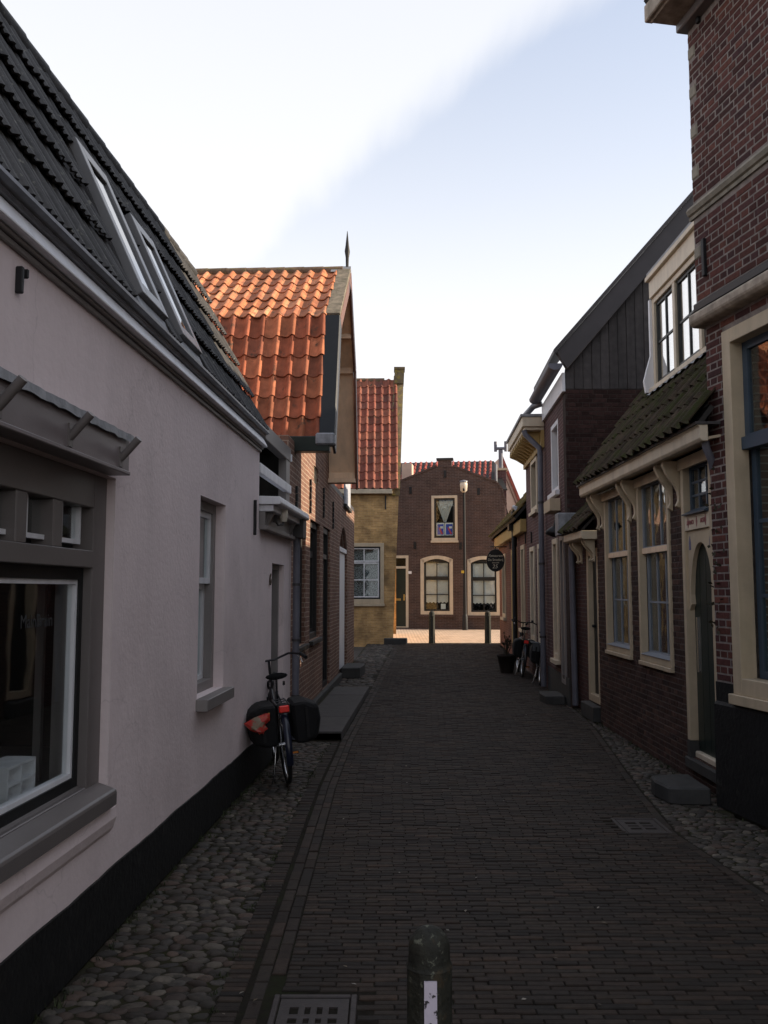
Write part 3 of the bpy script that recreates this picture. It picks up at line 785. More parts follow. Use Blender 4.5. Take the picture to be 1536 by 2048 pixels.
for k, (x, y, lx, ly, yaw) in enumerate(setts):
    dz = gz(y) + rn.uniform(-.004, .003) + .0035 * math.sin(1.7 * x + 2.3 * y) * math.sin(.9 * y - 1.1 * x + 1)
    if k < 300:
        key = (round(lx, 2), round(ly, 3))
        if key not in cache: cache[key] = sett_mesh(max(lx, .03) if key[0] == round(.165, 2) else lx, ly).mesh('paving_brick', Vector((0, 0, 0)), M['sett'])
        o = put(cache[key], 'paving_brick', street, (x, y, dz))
        o.rotation_euler = (rn.uniform(-.012, .012), rn.uniform(-.008, .008), yaw)
    else:
        t = sett_mesh(lx, ly); c, s = math.cos(yaw), math.sin(yaw); tl = rn.uniform(-.012, .012); tm = rn.uniform(-.008, .008)
        rest.add([(x + v[0] * c - v[1] * s, y + v[0] * s + v[1] * c, v[2] + dz + v[1] * tl + v[0] * tm) for v in t.v], t.f)
o = rest.build('brick_paving', M['sett'], street); o['kind'] = 'stuff'

# cobbled strips along the houses
def cobble_mb(seed):
    rn = random.Random(seed); n = 9; rings = [(1.0, -.25), (1.0, 0.05), (.86, .55), (.5, .9)]
    mb = MB(); vs = []; ph = [rn.uniform(.86, 1.1) for _ in range(n)]
    for (r, z) in rings:
        for k in range(n):
            a = 2 * math.pi * k / n; q = ph[k] if r > .6 else (1 + ph[k]) / 2
            vs.append((math.cos(a) * r * q, math.sin(a) * r * q, z * rn.uniform(.92, 1.08)))
    vs.append((0, 0, 1.0)); m = len(rings)
    fs = [(i * n + k, i * n + (k + 1) % n, (i + 1) * n + (k + 1) % n, (i + 1) * n + k) for i in range(m - 1) for k in range(n)]
    fs += [((m - 1) * n + k, (m - 1) * n + (k + 1) % n, m * n) for k in range(n)]
    return mb.add(vs, fs, True)
COB = [cobble_mb(i) for i in range(7)]
COBM = [c.mesh('cobblestone', Vector((0, 0, 0)), M['cobble'], recalc=False) for c in COB]
def cobble_strip(name, lo, hi, y0, y1, size, limit, zoff=0.0, seed=1, keep=None, bed_mat=None):
    mb = MB(); st = 0.35; n = int((y1 - y0) / st) + 1
    for i in range(n):
        a, b = y0 + i * st, min(y1, y0 + (i + 1) * st)
        mb.add([(lo(a), a, gz(a) - .012), (hi(a), a, gz(a) - .012), (hi(b), b, gz(b) - .012), (lo(b), b, gz(b) - .012)], [(0, 1, 2, 3)])
    bed = struct(mb, name, M['soil'])
    rn = random.Random(seed); items = []; y = y0
    while y < y1:
        x = lo(y) + rn.random() * size * .5; dy = size * rn.uniform(.55, .72)
        while x < hi(y) - size * .3:
            k = rn.uniform(.72, 1.3)
            sx = size * .54 * k; sy = size * .35 * rn.uniform(.75, 1.25)
            yy = y + rn.uniform(-.3, .3) * dy
            if not (keep and not keep(x + sx, yy)) and x + 2 * sx < hi(y) + .04:
                items.append((x + sx, yy, sx, sy, size * .125 * rn.uniform(.4, 1.6), rn.uniform(-.35, .35)))
            x += 2 * sx * rn.uniform(.92, 1.04)
        y += dy
    def rk(t):
        q = proj((t[0], t[1], gz(t[1])))
        if not q: return -1
        k = t[2] * t[3] / q[2] ** 3
        return k if (-20 < q[0] < 1556 and q[1] < 2060) else k * 1e-3
    items.sort(key=rk, reverse=True); rest = MB()
    for k, (x, y, sx, sy, sz, yaw) in enumerate(items):
        j = rn.randrange(7); zb = gz(y) - .012 + zoff
        if k < limit:
            o = put(COBM[j], 'cobblestone', bed, (x, y, zb)); o.scale = (sx, sy, sz); o.rotation_euler = (rn.uniform(-.1, .1), rn.uniform(-.1, .1), yaw)
        else:
            c, s = math.cos(yaw), math.sin(yaw); t = COB[j]
            rest.add([(x + v[0] * sx * c - v[1] * sy * s, y + v[0] * sx * s + v[1] * sy * c, zb + v[2] * sz) for v in t.v], t.f, True)
    if rest.v:
        o = rest.build('cobbles', M['cobble'], bed, recalc=False); o['kind'] = 'stuff'
W1 = lambda y: -1.63 + .05 * y
cobble_strip('pavement_left', lambda y: W1(y), lambda y: Lx(y) - .27, 1.6, 10.4, 0.084, 300, seed=4)
cobble_strip('pavement_left_far', lambda y: -1.584 + .041 * y, lambda y: Lx(y) - .14, 15.25, 26.2, 0.13, 0, seed=6)
WR = lambda y: 2.84 + .05 if y > 7.2 else 3.985 - .18 * y
cobble_strip('pavement_right', lambda y: Rx(y) + .085, WR, 2.8, 13.25, 0.080, 300, seed=8)
cobble_strip('pavement_right_far', lambda y: Rx(y) - .02, lambda y: 2.135 + .05 * y + .05, 13.25, 22, 0.10, 0, seed=9)

# raised slab platform in front of the orange-roofed house
mb = MB(); P4 = [(-1.584 + .041 * 10.4, 10.4), (Lx(10.4) - .14, 10.4), (Lx(12.8) - .14, 12.8), (Lx(15.2) - .14, 15.2), (-1.584 + .041 * 15.2, 15.2)]
mb.prism([(x, y) for x, y in P4], 'z', -.05, .082)
plat = struct(mb, 'raised_pavement', M['soil'])
for i in range(4):
    a, b = 10.4 + 1.2 * i, 10.4 + 1.2 * (i + 1) - .012
    MB().prism([(-1.584 + .041 * a + .12, a), (Lx(a) - .135, a), (Lx(b) - .135, b), (-1.584 + .041 * b + .12, b)], 'z', .0, .105 + rn.uniform(-.004, .004)).build('paving_slab', M['slab'], plat, bevel=.008)

# ---------------------------------------------------------------- the white plastered house on the left
wh = thing('white_house', 'long low white plastered house with black plinth and dark tiled roof on the left', 'house', FL1.at(4, 0, 0))
f = FL1
SH = (1.2, 4.55, .74, 2.33); W2 = (6.26, 7.05, .985, 2.43); DR = (9.19, 9.97, .10, 2.03)
wall_part(f, wh, M['plaster'], -1, 8.43, .0, 3.11, [SH, W2], depth=.25)
wall_part(f, wh, M['plaster'], 8.432, 10.47, .0, 2.34, [DR], o1=-.002, depth=.25)
mb = MB(f); rp = random.Random(2)
for (p, q) in ((-1, DR[0]), (DR[1], 10.47)):
    n = max(2, int((q - p) / .12)); zs = [.335 + .004 * math.sin(i * .7) + rp.uniform(-.003, .003) for i in range(n + 1)]
    mb.prism([(p, 0), (q, 0)] + [(p + (q - p) * i / n, zs[i]) for i in range(n, -1, -1)], 'o', .0, .012)
mb.build('plinth', M['plinth'], wh)
MB(f).box(-1, 10.4, -4.2, -4.0, 0, 4.6).build('rear_wall', M['plaster'], wh)
MB(f).box(10.25, 10.46, -4.0, -1.5, 0, 3.6).build('end_wall', M['plaster'], wh)
# eave: mouldings, white fascia, gutter
mb = MB(f); mb.box(-1, 8.45, 0, .018, 3.085, 3.112); mb.box(-1, 8.46, 0, .034, 3.114, 3.132); mb.build('eave_moulding', M['taupe_lt'], wh, bevel=.004)
MB(f).prism([(-.02, 3.134), (.066, 3.134), (.072, 3.142), (.026, 3.232), (-.02, 3.232)], 's', -1, 8.47).build('fascia', M['white'], wh, bevel=.004)
mb = MB(f)
mb.prism([(-.1, 3.234), (.045, 3.234), (.055, 3.244), (.048, 3.256), (.06, 3.264), (.085, 3.274), (.085, 3.29), (.05, 3.29), (.035, 3.268), (-.1, 3.268)], 's', -1, 8.49)
mb.build('gutter', M['zinc'], wh)
# mansard slope with ribbed tiles
E0, E1 = f.at(0, .02, 3.285), f.at(0, -.70, 4.87)
VR = (E1 - E0).normalized(); UR = Vector((f.t[0], f.t[1], 0)); NR = Vector((UR.cross(VR))); NR = NR if NR.x > 0 else -NR
RL = (E1 - E0).length
mb = MB(f); mb.slab((-1, .0, 3.26), (8.42, .0, 3.26), (8.42, -.74, 4.845), (-1, -.74, 4.845), -.03)
mb.slab((-1, -.74, 4.845), (8.42, -.74, 4.845), (8.42, -3.0, 6.0), (-1, -3.0, 6.0), -.03)
mb.slab((-1, -3.0, 6.0), (8.42, -3.0, 6.0), (8.42, -4.2, 4.6), (-1, -4.2, 4.6), -.03)
wroof = mb.build('roof', M['tileD'], wh)
mb = MB(f); mb.prism([(.02, 3.3), (-.72, 4.8), (-3.0, 5.95), (-4.1, 4.6), (-4.1, 3.3)], 's', 8.28, 8.40); mb.build('gable', M['plaster'], wh)
SKY = []
def slope_px(u, v, lift=0.05):
    h = hit(u, v, E0 + NR * lift, NR); d = h - E0
    return d.dot(UR), d.dot(VR)
tw, tl = .215, RL / 5
sk1 = (4.72, 5.20, .08, 1.08); sk2 = (5.52, 6.0, .08, .98)
SKY = [sk1, sk2]
nc = int((8.44 - 1.6) / tw)
s_start = 8.44 - nc * tw
def skiptile(c, r):
    a = s_start + c * tw + tw / 2; b = r * tl + tl / 2
    return any(k[0] - .05 < a < k[1] + .05 and k[2] - .08 < b < k[3] + .10 for k in SKY)
tile_field(wroof, M['tileD'], E0 + UR * s_start, UR, VR, tw, tl, nc, 5, RIB, skip=skiptile, seed=3, rot=.006, lift=.046, k=1.4)
# half-round break tiles along the top of the slope
for i in range(22):
    a = 8.44 - (i + 1) * .31
    c0 = E0 + UR * a + VR * (RL + .02) + NR * .0
    pth = [c0, c0 + UR * .325]
    MB().tube(pth, [.055, .062], 8).build('ridge_tile', M['tileD'], wroof)
for k, (a, b, c, d) in enumerate(SKY):
    def q(s, t, h): return E0 + UR * s + VR * t + NR * h
    def bx(s0, s1, t0, t1, h0, h1, name, mt, par):
        mb = MB(); mb.add([q(s0, t0, h0), q(s1, t0, h0), q(s1, t1, h0), q(s0, t1, h0), q(s0, t0, h1), q(s1, t0, h1), q(s1, t1, h1), q(s0, t1, h1)],
                          [(0, 3, 2, 1), (4, 5, 6, 7), (0, 1, 5, 4), (1, 2, 6, 5), (2, 3, 7, 6), (3, 0, 4, 7)])
        return mb.build(name, mt, par, bevel=.004)
    sl = bx(a, b, c, d, -.02, .03, 'skylight', M['gutter_dk'], wh)
    for (s0, s1, t0, t1) in ((a, a + .085, c, d), (b - .085, b, c, d), (a + .085, b - .085, d - .10, d), (a + .085, b - .085, c, c + .09)):
        bx(s0, s1, t0, t1, .03, .085, 'skylight_frame', M['skyframe'], sl)
    bx(a + .085, b - .085, c + .09, d - .10, .06, .07, 'pane', M['glass_sky'], sl)
    bx(a - .03, b + .03, c - .10, c - .002, .03, .05, 'apron_flashing', M['lead'], sl)
# shop window
win = bars(MB(f), SH[0], SH[1], SH[2], SH[3], .17, -.16, -.045, .05).box(SH[0] + .17, SH[1] - .17, -.16, -.04, 1.86, 1.945)
for k in range(9):
    a = 4.38 - .36 * (k + 1)
    win.box(a + .26 - .0, a + .36, -.155, -.05, 1.945, SH[3] - .17) if k else None
win = win.build('shop_window', M['taupe'], wh, bevel=.004)
mb = MB(f); mb.box(SH[0] + .17, SH[1] - .17, -.15, -.09, .785, .845); mb.box(SH[0] + .17, SH[1] - .17, -.15, -.09, 1.80, 1.86)
mb.box(4.335, 4.38, -.15, -.09, .845, 1.80); mb.build('rebate', M['black'], win)
mb = bars(MB(f), SH[0] + .2, 4.335, .845, 1.80, .022, -.14, -.10); mb.build('glazing_bead', M['white'], win)
MB(f).box(SH[0] + .222, 4.313, -.123, -.117, .867, 1.778).build('pane', M['glass_sh'], win)
for k in range(8):
    a = 4.38 - .36 * (k + 1) + .02 + .05; b = a + .26 - .02
    if k == 0: b += .0
    mbs = bars(MB(f), a, b, 1.975, 2.19, .022, -.13, -.09); mbs.build('sash', M['white'], win)
    MB(f).box(a + .022, b - .022, -.112, -.108, 1.997, 2.168).build('pane', M['glass_sh'], win)
MB(f).box(SH[0] + .17, SH[1] - .17, -.20, -.150, 1.946, 2.2).build('light_panel', M['black'], win)
mb = MB(f); mb.prism([(-.10, .70), (-.10, .80), (.045, .752), (.055, .74), (.055, .67), (-.02, .67)], 's', SH[0] - .05, SH[1] - .01); mb.build('sill', M['taupe'], win, bevel=.006)
MB(f).prism([(0, .665), (.03, .655), (.035, .60), (.02, .55), (0, .52)], 's', SH[0] - .1, SH[1] + .05).build('sill_band', M['plaster'], wh, bevel=.004)
room(f, win, SH[0], 5.9, .70, 2.3, -.26, 2.4, M['shopin'], grow=.0)
MB(f).box(SH[0], 5.6, -1.3, -.17, .72, .765).build('display_floor', M['shopfloor'], win)
mb = MB(f); mb.box(4.39, 4.41, -.235, -.15, .77, 1.86); mb.box(4.60, 4.63, -.42, -.38, .77, 2.2); mb.build('side_panel', M['shoppanel'], win)
lettering('MainBrain', .085, f, 3.93, -.114, 1.585, M['letter'], win, sx=.95, depth=.0005)  # window reflection of the name, drawn as dim letters on the glass
# board above the shop window with lead flashing and three stub pipes
bd = MB(f).box(1.0, 4.46, 0, .10, 2.345, 2.52)
bd.box(1.0, 4.45, 0, .112, 2.332, 2.352)
bd = bd.build('shop_board', M['board'], wh, bevel=.004)
mb = MB(f); n = 60
top_, low_ = [], []
for i in range(n + 1):
    s = 1.0 + 3.48 * i / n; w = .003 * math.sin(i * 1.3) + .003 * math.sin(i * 3.1 + 1)
    top_.append((s, 0.0, 2.568 + .006 * math.sin(i * .9))); low_.append((s, .115 + w * .5, 2.54 + w * .3))
dr = [(p[0], p[1] + .004, p[2] - .040 + .004 * math.sin(i * 2.1)) for i, p in enumerate(low_)]
mb.add(top_ + low_ + dr, [(i, i + 1, n + 2 + i, n + 1 + i) for i in range(n)] + [(n + 1 + i, n + 2 + i, 2 * n + 3 + i, 2 * n + 2 + i) for i in range(n)])
mb.build('lead_flashing', M['lead'], bd)
for s in (4.33, 3.71, 3.08, 2.4):
    mb = MB(f); mb.tube([(s, .10, 2.40), (s - .01, .195, 2.50)], .019, 10); mb.box(s - .02, s + .02, .10, .108, 2.36, 2.46)
    mb.build('stub_pipe', M['taupe'], bd)
# sash window
w2 = window(f, wh, *W2, .075, -.16, -.08, M['taupe_lt'], [], None, None, depth=.7, sill=(.03, .085, .085, M['taupe_lt']))
sash(f, w2, W2[0] + .075, W2[1] - .075, 1.80, W2[3] - .075, 1, 1, .045, .02, -.14, -.10, M['white'], M['glass'])
sash(f, w2, W2[0] + .075, W2[1] - .075, W2[2] + .06, 1.80, 1, 1, .045, .02, -.185, -.145, M['white'], M['glass'])
cloth(f, w2, W2[0] + .1, W2[1] - .1, W2[2] + .05, W2[3] - .1, -.24, mat('grey_net', (.20, .19, .19), .9), .012, 7)
# door, number, hood, lantern, downpipe, wall irons
dor = MB(f).box(DR[0], DR[1], -.20, -.16, DR[2], DR[3]).build('door', M['taupe'], wh)
mb = bars(MB(f), DR[0], DR[1], DR[2], DR[3], .06, -.16, -.06); mb.build('door_frame', M['taupe_lt'], dor, bevel=.004)
mb = MB(f); mb.box(DR[0] + .62, DR[0] + .66, -.16, -.13, 1.0, 1.16); mb.box(DR[0] + .56, DR[0] + .66, -.14, -.12, 1.07, 1.09); mb.build('door_handle', M['chrome'], dor)
MB(f).box(DR[0], DR[1], -.2, .0, 0, DR[2]).build('threshold', M['stone'], dor)
s, z = f.px(539, 1170); lettering('6', .17, f, s, .01, z, M['numb'], wh, name='house_number', depth=.006)
hood = MB(f)
hood.prism([(-.3, 2.58), (.20, 2.58), (.21, 2.60), (.20, 2.655), (-.3, 2.67)], 's', 8.46, 10.50)
hood.box(8.50, 10.47, -.3, .13, 2.515, 2.578)
hood = hood.build('door_hood', M['white'], wh, bevel=.004)
mb = MB(f); mb.box(8.49, 10.47, -.25, .05, 2.345, 2.512); mb.box(8.47, 10.47, -.25, .075, 2.335, 2.375); mb.build('hood_frieze', M['taupe_lt'], hood, bevel=.004)
mb = MB(f); mb.prism([(.05, 2.37), (.11, 2.50), (.11, 2.512), (.05, 2.512)], 's', 8.62, 8.68); mb.prism([(.05, 2.37), (.11, 2.50), (.11, 2.512), (.05, 2.512)], 's', 10.0, 10.06); mb.build('hood_bracket', M['taupe'], hood)
s, z = f.px(563, 1040, .12)
mb = MB(f); mb.lathe([(.035, -.02), (.045, .03), (.045, .11), (.03, .14)], (s, .14, z), 12); lamp_ = mb.build('wall_lamp', M['lampglass'], wh)
mb = MB(f); mb.tube([(s - .08, .05, z + .02), (s - .08, .10, z - .06), (s - .04, .14, z - .05), (s, .14, z - .02)], .012, 8); mb.box(s - .11, s - .05, .05, .09, z - .03, z + .13); mb.build('lamp_arm', M['gutter_dk'], lamp_)
dp = MB(f); dp.tube([(10.40, .075, 0.02), (10.40, .075, 2.37)], .042, 12); dp = dp.build('downpipe', M['pipe'], wh)
mb = MB(f); mb.prism([(10.27, .0), (10.53, .0), (10.53, .17), (10.27, .17)], 'z', 2.36, 2.60); mb.build('rain_hopper', M['gutter_dk'], dp, bevel=.006)
mb = MB(f)
for zq in (.5, 1.15, 1.80): mb.tube([(10.40, .075, zq), (10.40, .075, zq + .03)], .05, 12)
mb.build('pipe_clip', M['gutter_dk'], dp)
anchor(f, wh, 32, 560, 52, .02); anchor(f, wh, 43, 548, 18, .014); anchor(f, wh, 507, 1035, 70, .012)
# open balcony behind the gutter end
bal = MB(f); bal.box(8.47, 10.38, -.10, .0, 3.27, 3.43); bal = bal.build('balcony', M['taupe_lt'], wh, bevel=.005)
MB(f).box(10.10, 10.36, -.10, -.01, 2.66, 3.268).build('post', M['taupe_lt'], bal)
MB(f).box(8.44, 10.35, -.05, .012, 2.885, 2.985).build('rail', M['white'], bal, bevel=.005)
MB(f).box(10.345, 10.375, -.02, .015, 3.275, 3.36).build('end_cap', M['white'], bal)
mb = MB(f); mb.box(8.42, 10.4, -1.35, -1.30, 2.6, 3.5); mb.box(8.42, 10.38, -1.3, -.12, 3.44, 3.5); mb.box(8.46, 10.2, -1.3, -.31, 2.55, 2.62); mb.box(10.385, 10.42, -1.3, -.11, 2.6, 3.5); mb.build('balcony_back', M['dkwood'], bal)  # dark panels added so the recess reads as a shaded void

# white shelf unit standing in the shop window
s, z = 4.0, .765
sh = thing('shelf_unit', 'small white open shelf unit standing behind the shop window glass', 'shelf', f.at(s, -.34, z))
mb = MB(f)
for a in (0, .13, .26): mb.box(s - .16 + a, s - .145 + a, -.32, -.18, z, z + .22)
mb.build('upright', M['white'], sh)
mb = MB(f)
for zq in (0.0, .07, .135, .21): mb.box(s - .145, s + .115, -.32, -.18, z + zq, z + zq + .012)
mb.build('shelf_board', M['white'], sh)

# ---------------------------------------------------------------- orange-roofed gable house
oh = thing('gable_house', 'brick house with steep orange pantile gable roof and spike behind the white house', 'house', FL2.at(13, 0, 0))
f = FL2
A = (10.95, 12.15, 1.02, 2.78); B = (12.62, 13.90, 1.02, 2.78); C = (14.35, 15.45, .12, 2.80); D = (17.3, 19.1, .15, 3.05)
GR = (13.0, 13.45, 3.10, 3.40)
s, z = f.px(632, 948); GR = (s - .28, s + .28, z - .16, z + .16)
s0_, z0_ = f.px(688, 972); s1_, z1_ = f.px(697, 1018)
wall_part(f, oh, M['bw_house2'], 10.48, 21.1, 0, 3.62, [A, B, C, D, GR], depth=.22, arches=[(D[0], D[1], 2.62, 3.05)])
mb = MB(f); mb.prism([(11.2, 3.62), (15.2, 3.62), (14.6, 5.3), (13.58, 6.5), (11.95, 5.2)], 'o', -.22, -.0); mb.build('gable', M['bw_house2'], oh)
mb = MB(f); mb.box(10.48, 21.1, -6, -5.8, 0, 3.6); mb.box(10.5, 10.7, -5.8, -.22, 0, 3.6); mb.box(20.9, 21.1, -5.8, -.22, 0, 3.6); mb.build('rear_wall', M['bw_house2'], oh)
MB(f).box(15.5, 21.15, -6, -.01, 3.63, 3.72).build('flat_roof', M['gutter_dk'], oh)
MB(f).box(10.6, 17.2, 0, .07, -.02, .15).build('base_ledge', M['stone'], oh, bevel=.01)
for (q, t) in ((A, 2.30), (B, 2.30)):
    w = window(f, oh, *q, .09, -.14, -.05, M['dkwood'], [(q[2] + .09, t, 1, 1, .05, .02, .0), (t, q[3] - .09, 2, 1, .05, .03, .0)], M['dkwood'], M['glass'], depth=.6, sill=(.04, .06, .06, M['dkwood']))
dr = bars(MB(f), C[0], C[1], C[2], C[3], .09, -.14, -.04).box(C[0] + .09, C[1] - .09, -.13, -.05, 2.28, 2.36).build('door', M['black'], oh)
MB(f).box(C[0] + .09, C[1] - .09, -.13, -.09, C[2], 2.28).build('door_leaf', M['black'], dr)
MB(f).box(C[0] + .09, C[1] - .09, -.11, -.10, 2.36, C[3] - .09).build('pane', M['glass'], dr)
room(f, dr, C[0], C[1], 2.3, C[3], -.16, .4, grow=0)
dd = MB(f).box(D[0] + .06, D[1] - .06, -.10, -.05, D[2], 2.52).build('barn_door', M['white'], oh)
mb = MB(f); mb.box(D[0] + .02, D[1] - .02, -.16, -.01, 2.525, 2.62); mb.build('lintel', M['white'], dd, bevel=.005)
MB(f).box(D[0], D[1], -.19, -.15, 2.3, 3.05).build('tympanum', M['dkwood'], dd)
MB(f).box(D[0], D[1], -.2, .0, 0, D[2]).build('threshold', M['stone'], dd)
MB(f).box(s0_, s0_ + 1.3, .0, .035, z1_, z1_ + .62).build('shutter', mat('pale_grey_shutter', (.42, .43, .47), .5), oh, bevel=.004)
MB(f).box(s0_ - .1, s0_ + 1.4, .0, .06, z1_ - .07, z1_ - .004).build('shutter_sill', M['stone'], oh)
g_ = MB(f).box(GR[0], GR[1], -.2, -.15, GR[2], GR[3]).build('grated_opening', M['brown'], oh)
mb = MB(f)
for k in range(4): mb.box(GR[0] + .05 + k * .14, GR[0] + .08 + k * .14, -.05, -.02, GR[2], GR[3])
for k in range(3): mb.box(GR[0], GR[1], -.045, -.025, GR[2] + .04 + k * .1, GR[2] + .06 + k * .1)
mb.build('iron_grate', M['cream'], g_)
for (u, v) in ((591, 1010), (619, 992), (646, 1005), (665, 1030)):
    s, z = f.px(u, v); mb = MB(f)
    for k in range(5): mb.box(s - .03 + .02 * (k % 2), s + .03 + .02 * (k % 2), 0, .03, z - .25 + .1 * k, z - .16 + .1 * k)
    mb.build('wall_anchor', M['iron'], oh)
# roof: near eave, break, ridge; the slopes run across the street line
OV = .47
e_n, b_n, rdg, b_f, e_f = (11.15, 3.68), (11.82, 5.48), (13.6, 6.78), (14.75, 5.50), (15.3, 3.68)
XL = -6.2
mb = MB(f)
for (p, q) in ((e_n, b_n), (b_n, rdg)): mb.slab((p[0], XL, p[1]), (q[0], XL, q[1]), (q[0], OV - .02, q[1]), (p[0], OV - .02, p[1]), -.03)
for (p, q) in ((rdg, b_f), (b_f, e_f)): mb.slab((p[0], XL, p[1]), (q[0], XL, q[1]), (q[0], OV - .02, q[1]), (p[0], OV - .02, p[1]), -.03)
oroof = mb.build('roof', M['dkwood'], oh)
U2 = Vector((f.n[0], f.n[1], 0))
for (p, q, nr, sd) in ((e_n, b_n, 6, 1), (b_n, rdg, 6, 2)):
    a = f.at(p[0], 0, p[1]); b = f.at(q[0], 0, q[1]); V2 = (b - a); ln = V2.length
    N2 = U2.cross(V2.normalized()); N2 = N2 if N2.z > 0 else -N2
    nc = 19; w = .208
    org = f.at(p[0], OV - .16 - nc * w, p[1]) + N2 * .035 - V2.normalized() * .04
    tile_field(oroof, M['tileO_shade' if sd == 1 else 'tileO'], org, U2, V2, w, (ln + .02) / nr, nc, nr, PAN, seed=sd, jit=.006, rot=.014, k=1.5 if sd == 1 else 1.1)  # lower slope: darker tile copy and taller rolls deepen its grazing shade
for i in range(14):                            # ridge tiles
    a = OV - .12 - .31 * (i + 1)
    MB(f).tube([(rdg[0], a, rdg[1] + .03), (rdg[0], a + .33, rdg[1] + .02 + .006)], [.085, .095], 10).build('ridge_tile', M['ridge'], oroof)
def strip(p, q, o0, o1, h0, h1, name, mt, par):   # a board that follows one slope
    d = Vector((q[0] - p[0], 0, q[1] - p[1])).normalized(); n = Vector((-d.z, 0, d.x))
    if n.z < 0: n = -n
    P_ = [Vector((x[0], 0, x[1])) for x in (p, q)]
    vs = []
    for o_ in (o0, o1):
        for hh in (h0, h1):
            for x in P_: vs.append((x.x + n.x * hh, o_, x.z + n.z * hh))
    mb = MB(f); mb.add(vs, [(0, 1, 3, 2), (4, 6, 7, 5), (0, 4, 5, 1), (2, 3, 7, 6), (0, 2, 6, 4), (1, 5, 7, 3)])
    return mb.build(name, mt, par, bevel=.006)
lo_n = (e_n[0] - .06, e_n[1] - .12)
strip(lo_n, b_n, OV - .175, OV + .03, .02, .085, 'verge_board', M['black'], oh)
strip(b_n, rdg, OV - .175, OV + .03, .02, .085, 'verge_board', M['wood_w'], oh)
strip(lo_n, b_n, OV + .0, OV + .035, -.16, .015, 'barge_board', M['black'], oh)
strip(b_n, rdg, OV + .0, OV + .035, -.16, .015, 'barge_board', M['brown'], oh)
lo_f = (e_f[0] + .05, e_f[1] - .14)
strip(rdg, b_f, OV + .0, OV + .035, -.17, .05, 'barge_board', M['brown'], oh)
strip(b_f, lo_f, OV + .0, OV + .035, -.17, .05, 'barge_board', M['brown'], oh)
for (p, q) in ((rdg, b_f), (b_f, e_f), (e_n, b_n), (b_n, rdg)):
    strip(p, q, .0, OV - .01, -.075, -.035, 'soffit', M['beige'], oh)
for t in (.02, .97):
    p = (b_f[0] + (e_f[0] - b_f[0]) * t, b_f[1] + (e_f[1] - b_f[1]) * t)
    MB(f).box(p[0] - .14, p[0] - .06, .0, OV - .012, p[1] - .05, p[1] + .05).build('batten', M['beige'], oh, bevel=.004)
p = (rdg[0] + (b_f[0] - rdg[0]) * .62, rdg[1] + (b_f[1] - rdg[1]) * .62)
MB(f).box(p[0] - .16, p[0] - .08, .0, OV - .012, p[1] - .10, p[1] - .02).build('batten', M['beige'], oh, bevel=.004)
MB(f).prism([(15.02, 3.67), (15.27, 3.67), (15.27, 3.60), (15.02, 3.60)], 'o', .002, OV).build('eave_soffit', M['beige'], oh)
mb = MB(f); mb.prism([(10.98, 3.50), (11.15, 3.50), (11.17, 3.69), (10.95, 3.69)], 'o', XL, OV - .03); mb.build('gutter', M['dkgreen'], oh, bevel=.006)
mb = MB(f); mb.box(10.93, 11.12, OV - .20, OV + .045, 3.575, 3.73); mb.build('lead_cap', M['lead'], oh, bevel=.02)
mb = MB(f); mb.prism([(13.45, 6.76), (13.6, 6.90), (13.75, 6.76)], 'o', OV - .28, OV + .03); mb.build('ridge_flashing', M['lead'], oh)
mb = MB(f); mb.lathe([(.022, 0), (.028, .22), (.045, .32), (.03, .42), (.004, .66)], (13.6, OV - .03, 6.82), 8); mb.build('spike_finial', M['dkwood'], oh)
mb = MB(f); mb.prism([(13.35, 6.25), (13.55, 6.62), (13.66, 6.62), (13.5, 6.25)], 'o', OV - .05, OV - .02); mb.build('apex_board', M['dkwood'], oh)

# ---------------------------------------------------------------- yellow brick house
yh = thing('yellow_brick_house', 'yellow brick house with red pantile roof and lace curtained window at the bend', 'house', FY.at(1, 0, .16))
f = FY
ZE = 4.74
a0, a1 = f.px(768, 1095)[0], f.px(690, 1095)[0]
wz0, wz1 = f.Z(740, 1207), f.Z(740, 1086)
ws0, ws1 = f.S(768, 1150), f.S(688, 1150)
mb = wall_cells(MB(f), -.20, 3.2, .0, ZE, [(ws0, ws1, wz0, wz1)], 0, .25)
mb.v = [(v[0] if v[0] > -.1 else -.01 - .19 * (v[2] - .0) / ZE, v[1], v[2]) for v in mb.v]
mb.build('wall', M['bw_yellow'], yh)
# side wall to the cross street and its gable, with a raised parapet
RB, RZ = -2.25, 8.62                          # ridge position behind the front and its height
def shear(vs): return [(-.01 - .19 * min(v[2], 9) / ZE + (v[0]), v[1], v[2]) for v in vs]
mb = MB(f); mb.prism([(-.25, .0), (-.25, ZE), (RB, RZ), (RB * 2, ZE), (RB * 2, .0)], 's', .002, .26); mb.v = shear(mb.v); mb.build('side_wall', M['bw_yellow'], yh)
mb = MB(f); mb.prism([(.05, ZE - .15), (.05, ZE + .06), (RB, RZ + .22), (RB, RZ - .2)], 's', -.03, .30); mb.v = shear(mb.v); mb.build('parapet', M['parapet'], yh)
mb = MB(f); mb.prism([(RB + .25, RZ - .1), (RB + .25, RZ + .38), (RB - .2, RZ + .38), (RB - .2, RZ - .1)], 's', -.04, .28); mb.box(-.06, .30, RB - .23, RB + .28, RZ + .38, RZ + .45); mb.v = shear(mb.v); mb.build('parapet_top', M['parapet'], yh)
mb = MB(f); mb.box(-.15, 3.2, -4.5, -4.3, 0, ZE); mb.box(3.0, 3.2, -4.3, -.25, 0, ZE); mb.build('rear_wall', M['bw_yellow'], yh)
mb = MB(f); mb.slab((.0, .05, ZE), (3.2, .05, ZE), (3.2, RB, RZ), (.0, RB, RZ), -.04); mb.slab((.0, RB, RZ), (3.2, RB, RZ), (3.2, RB * 2, ZE), (.0, RB * 2, ZE), -.04)
yroof = mb.build('roof', M['dkwood'], yh)
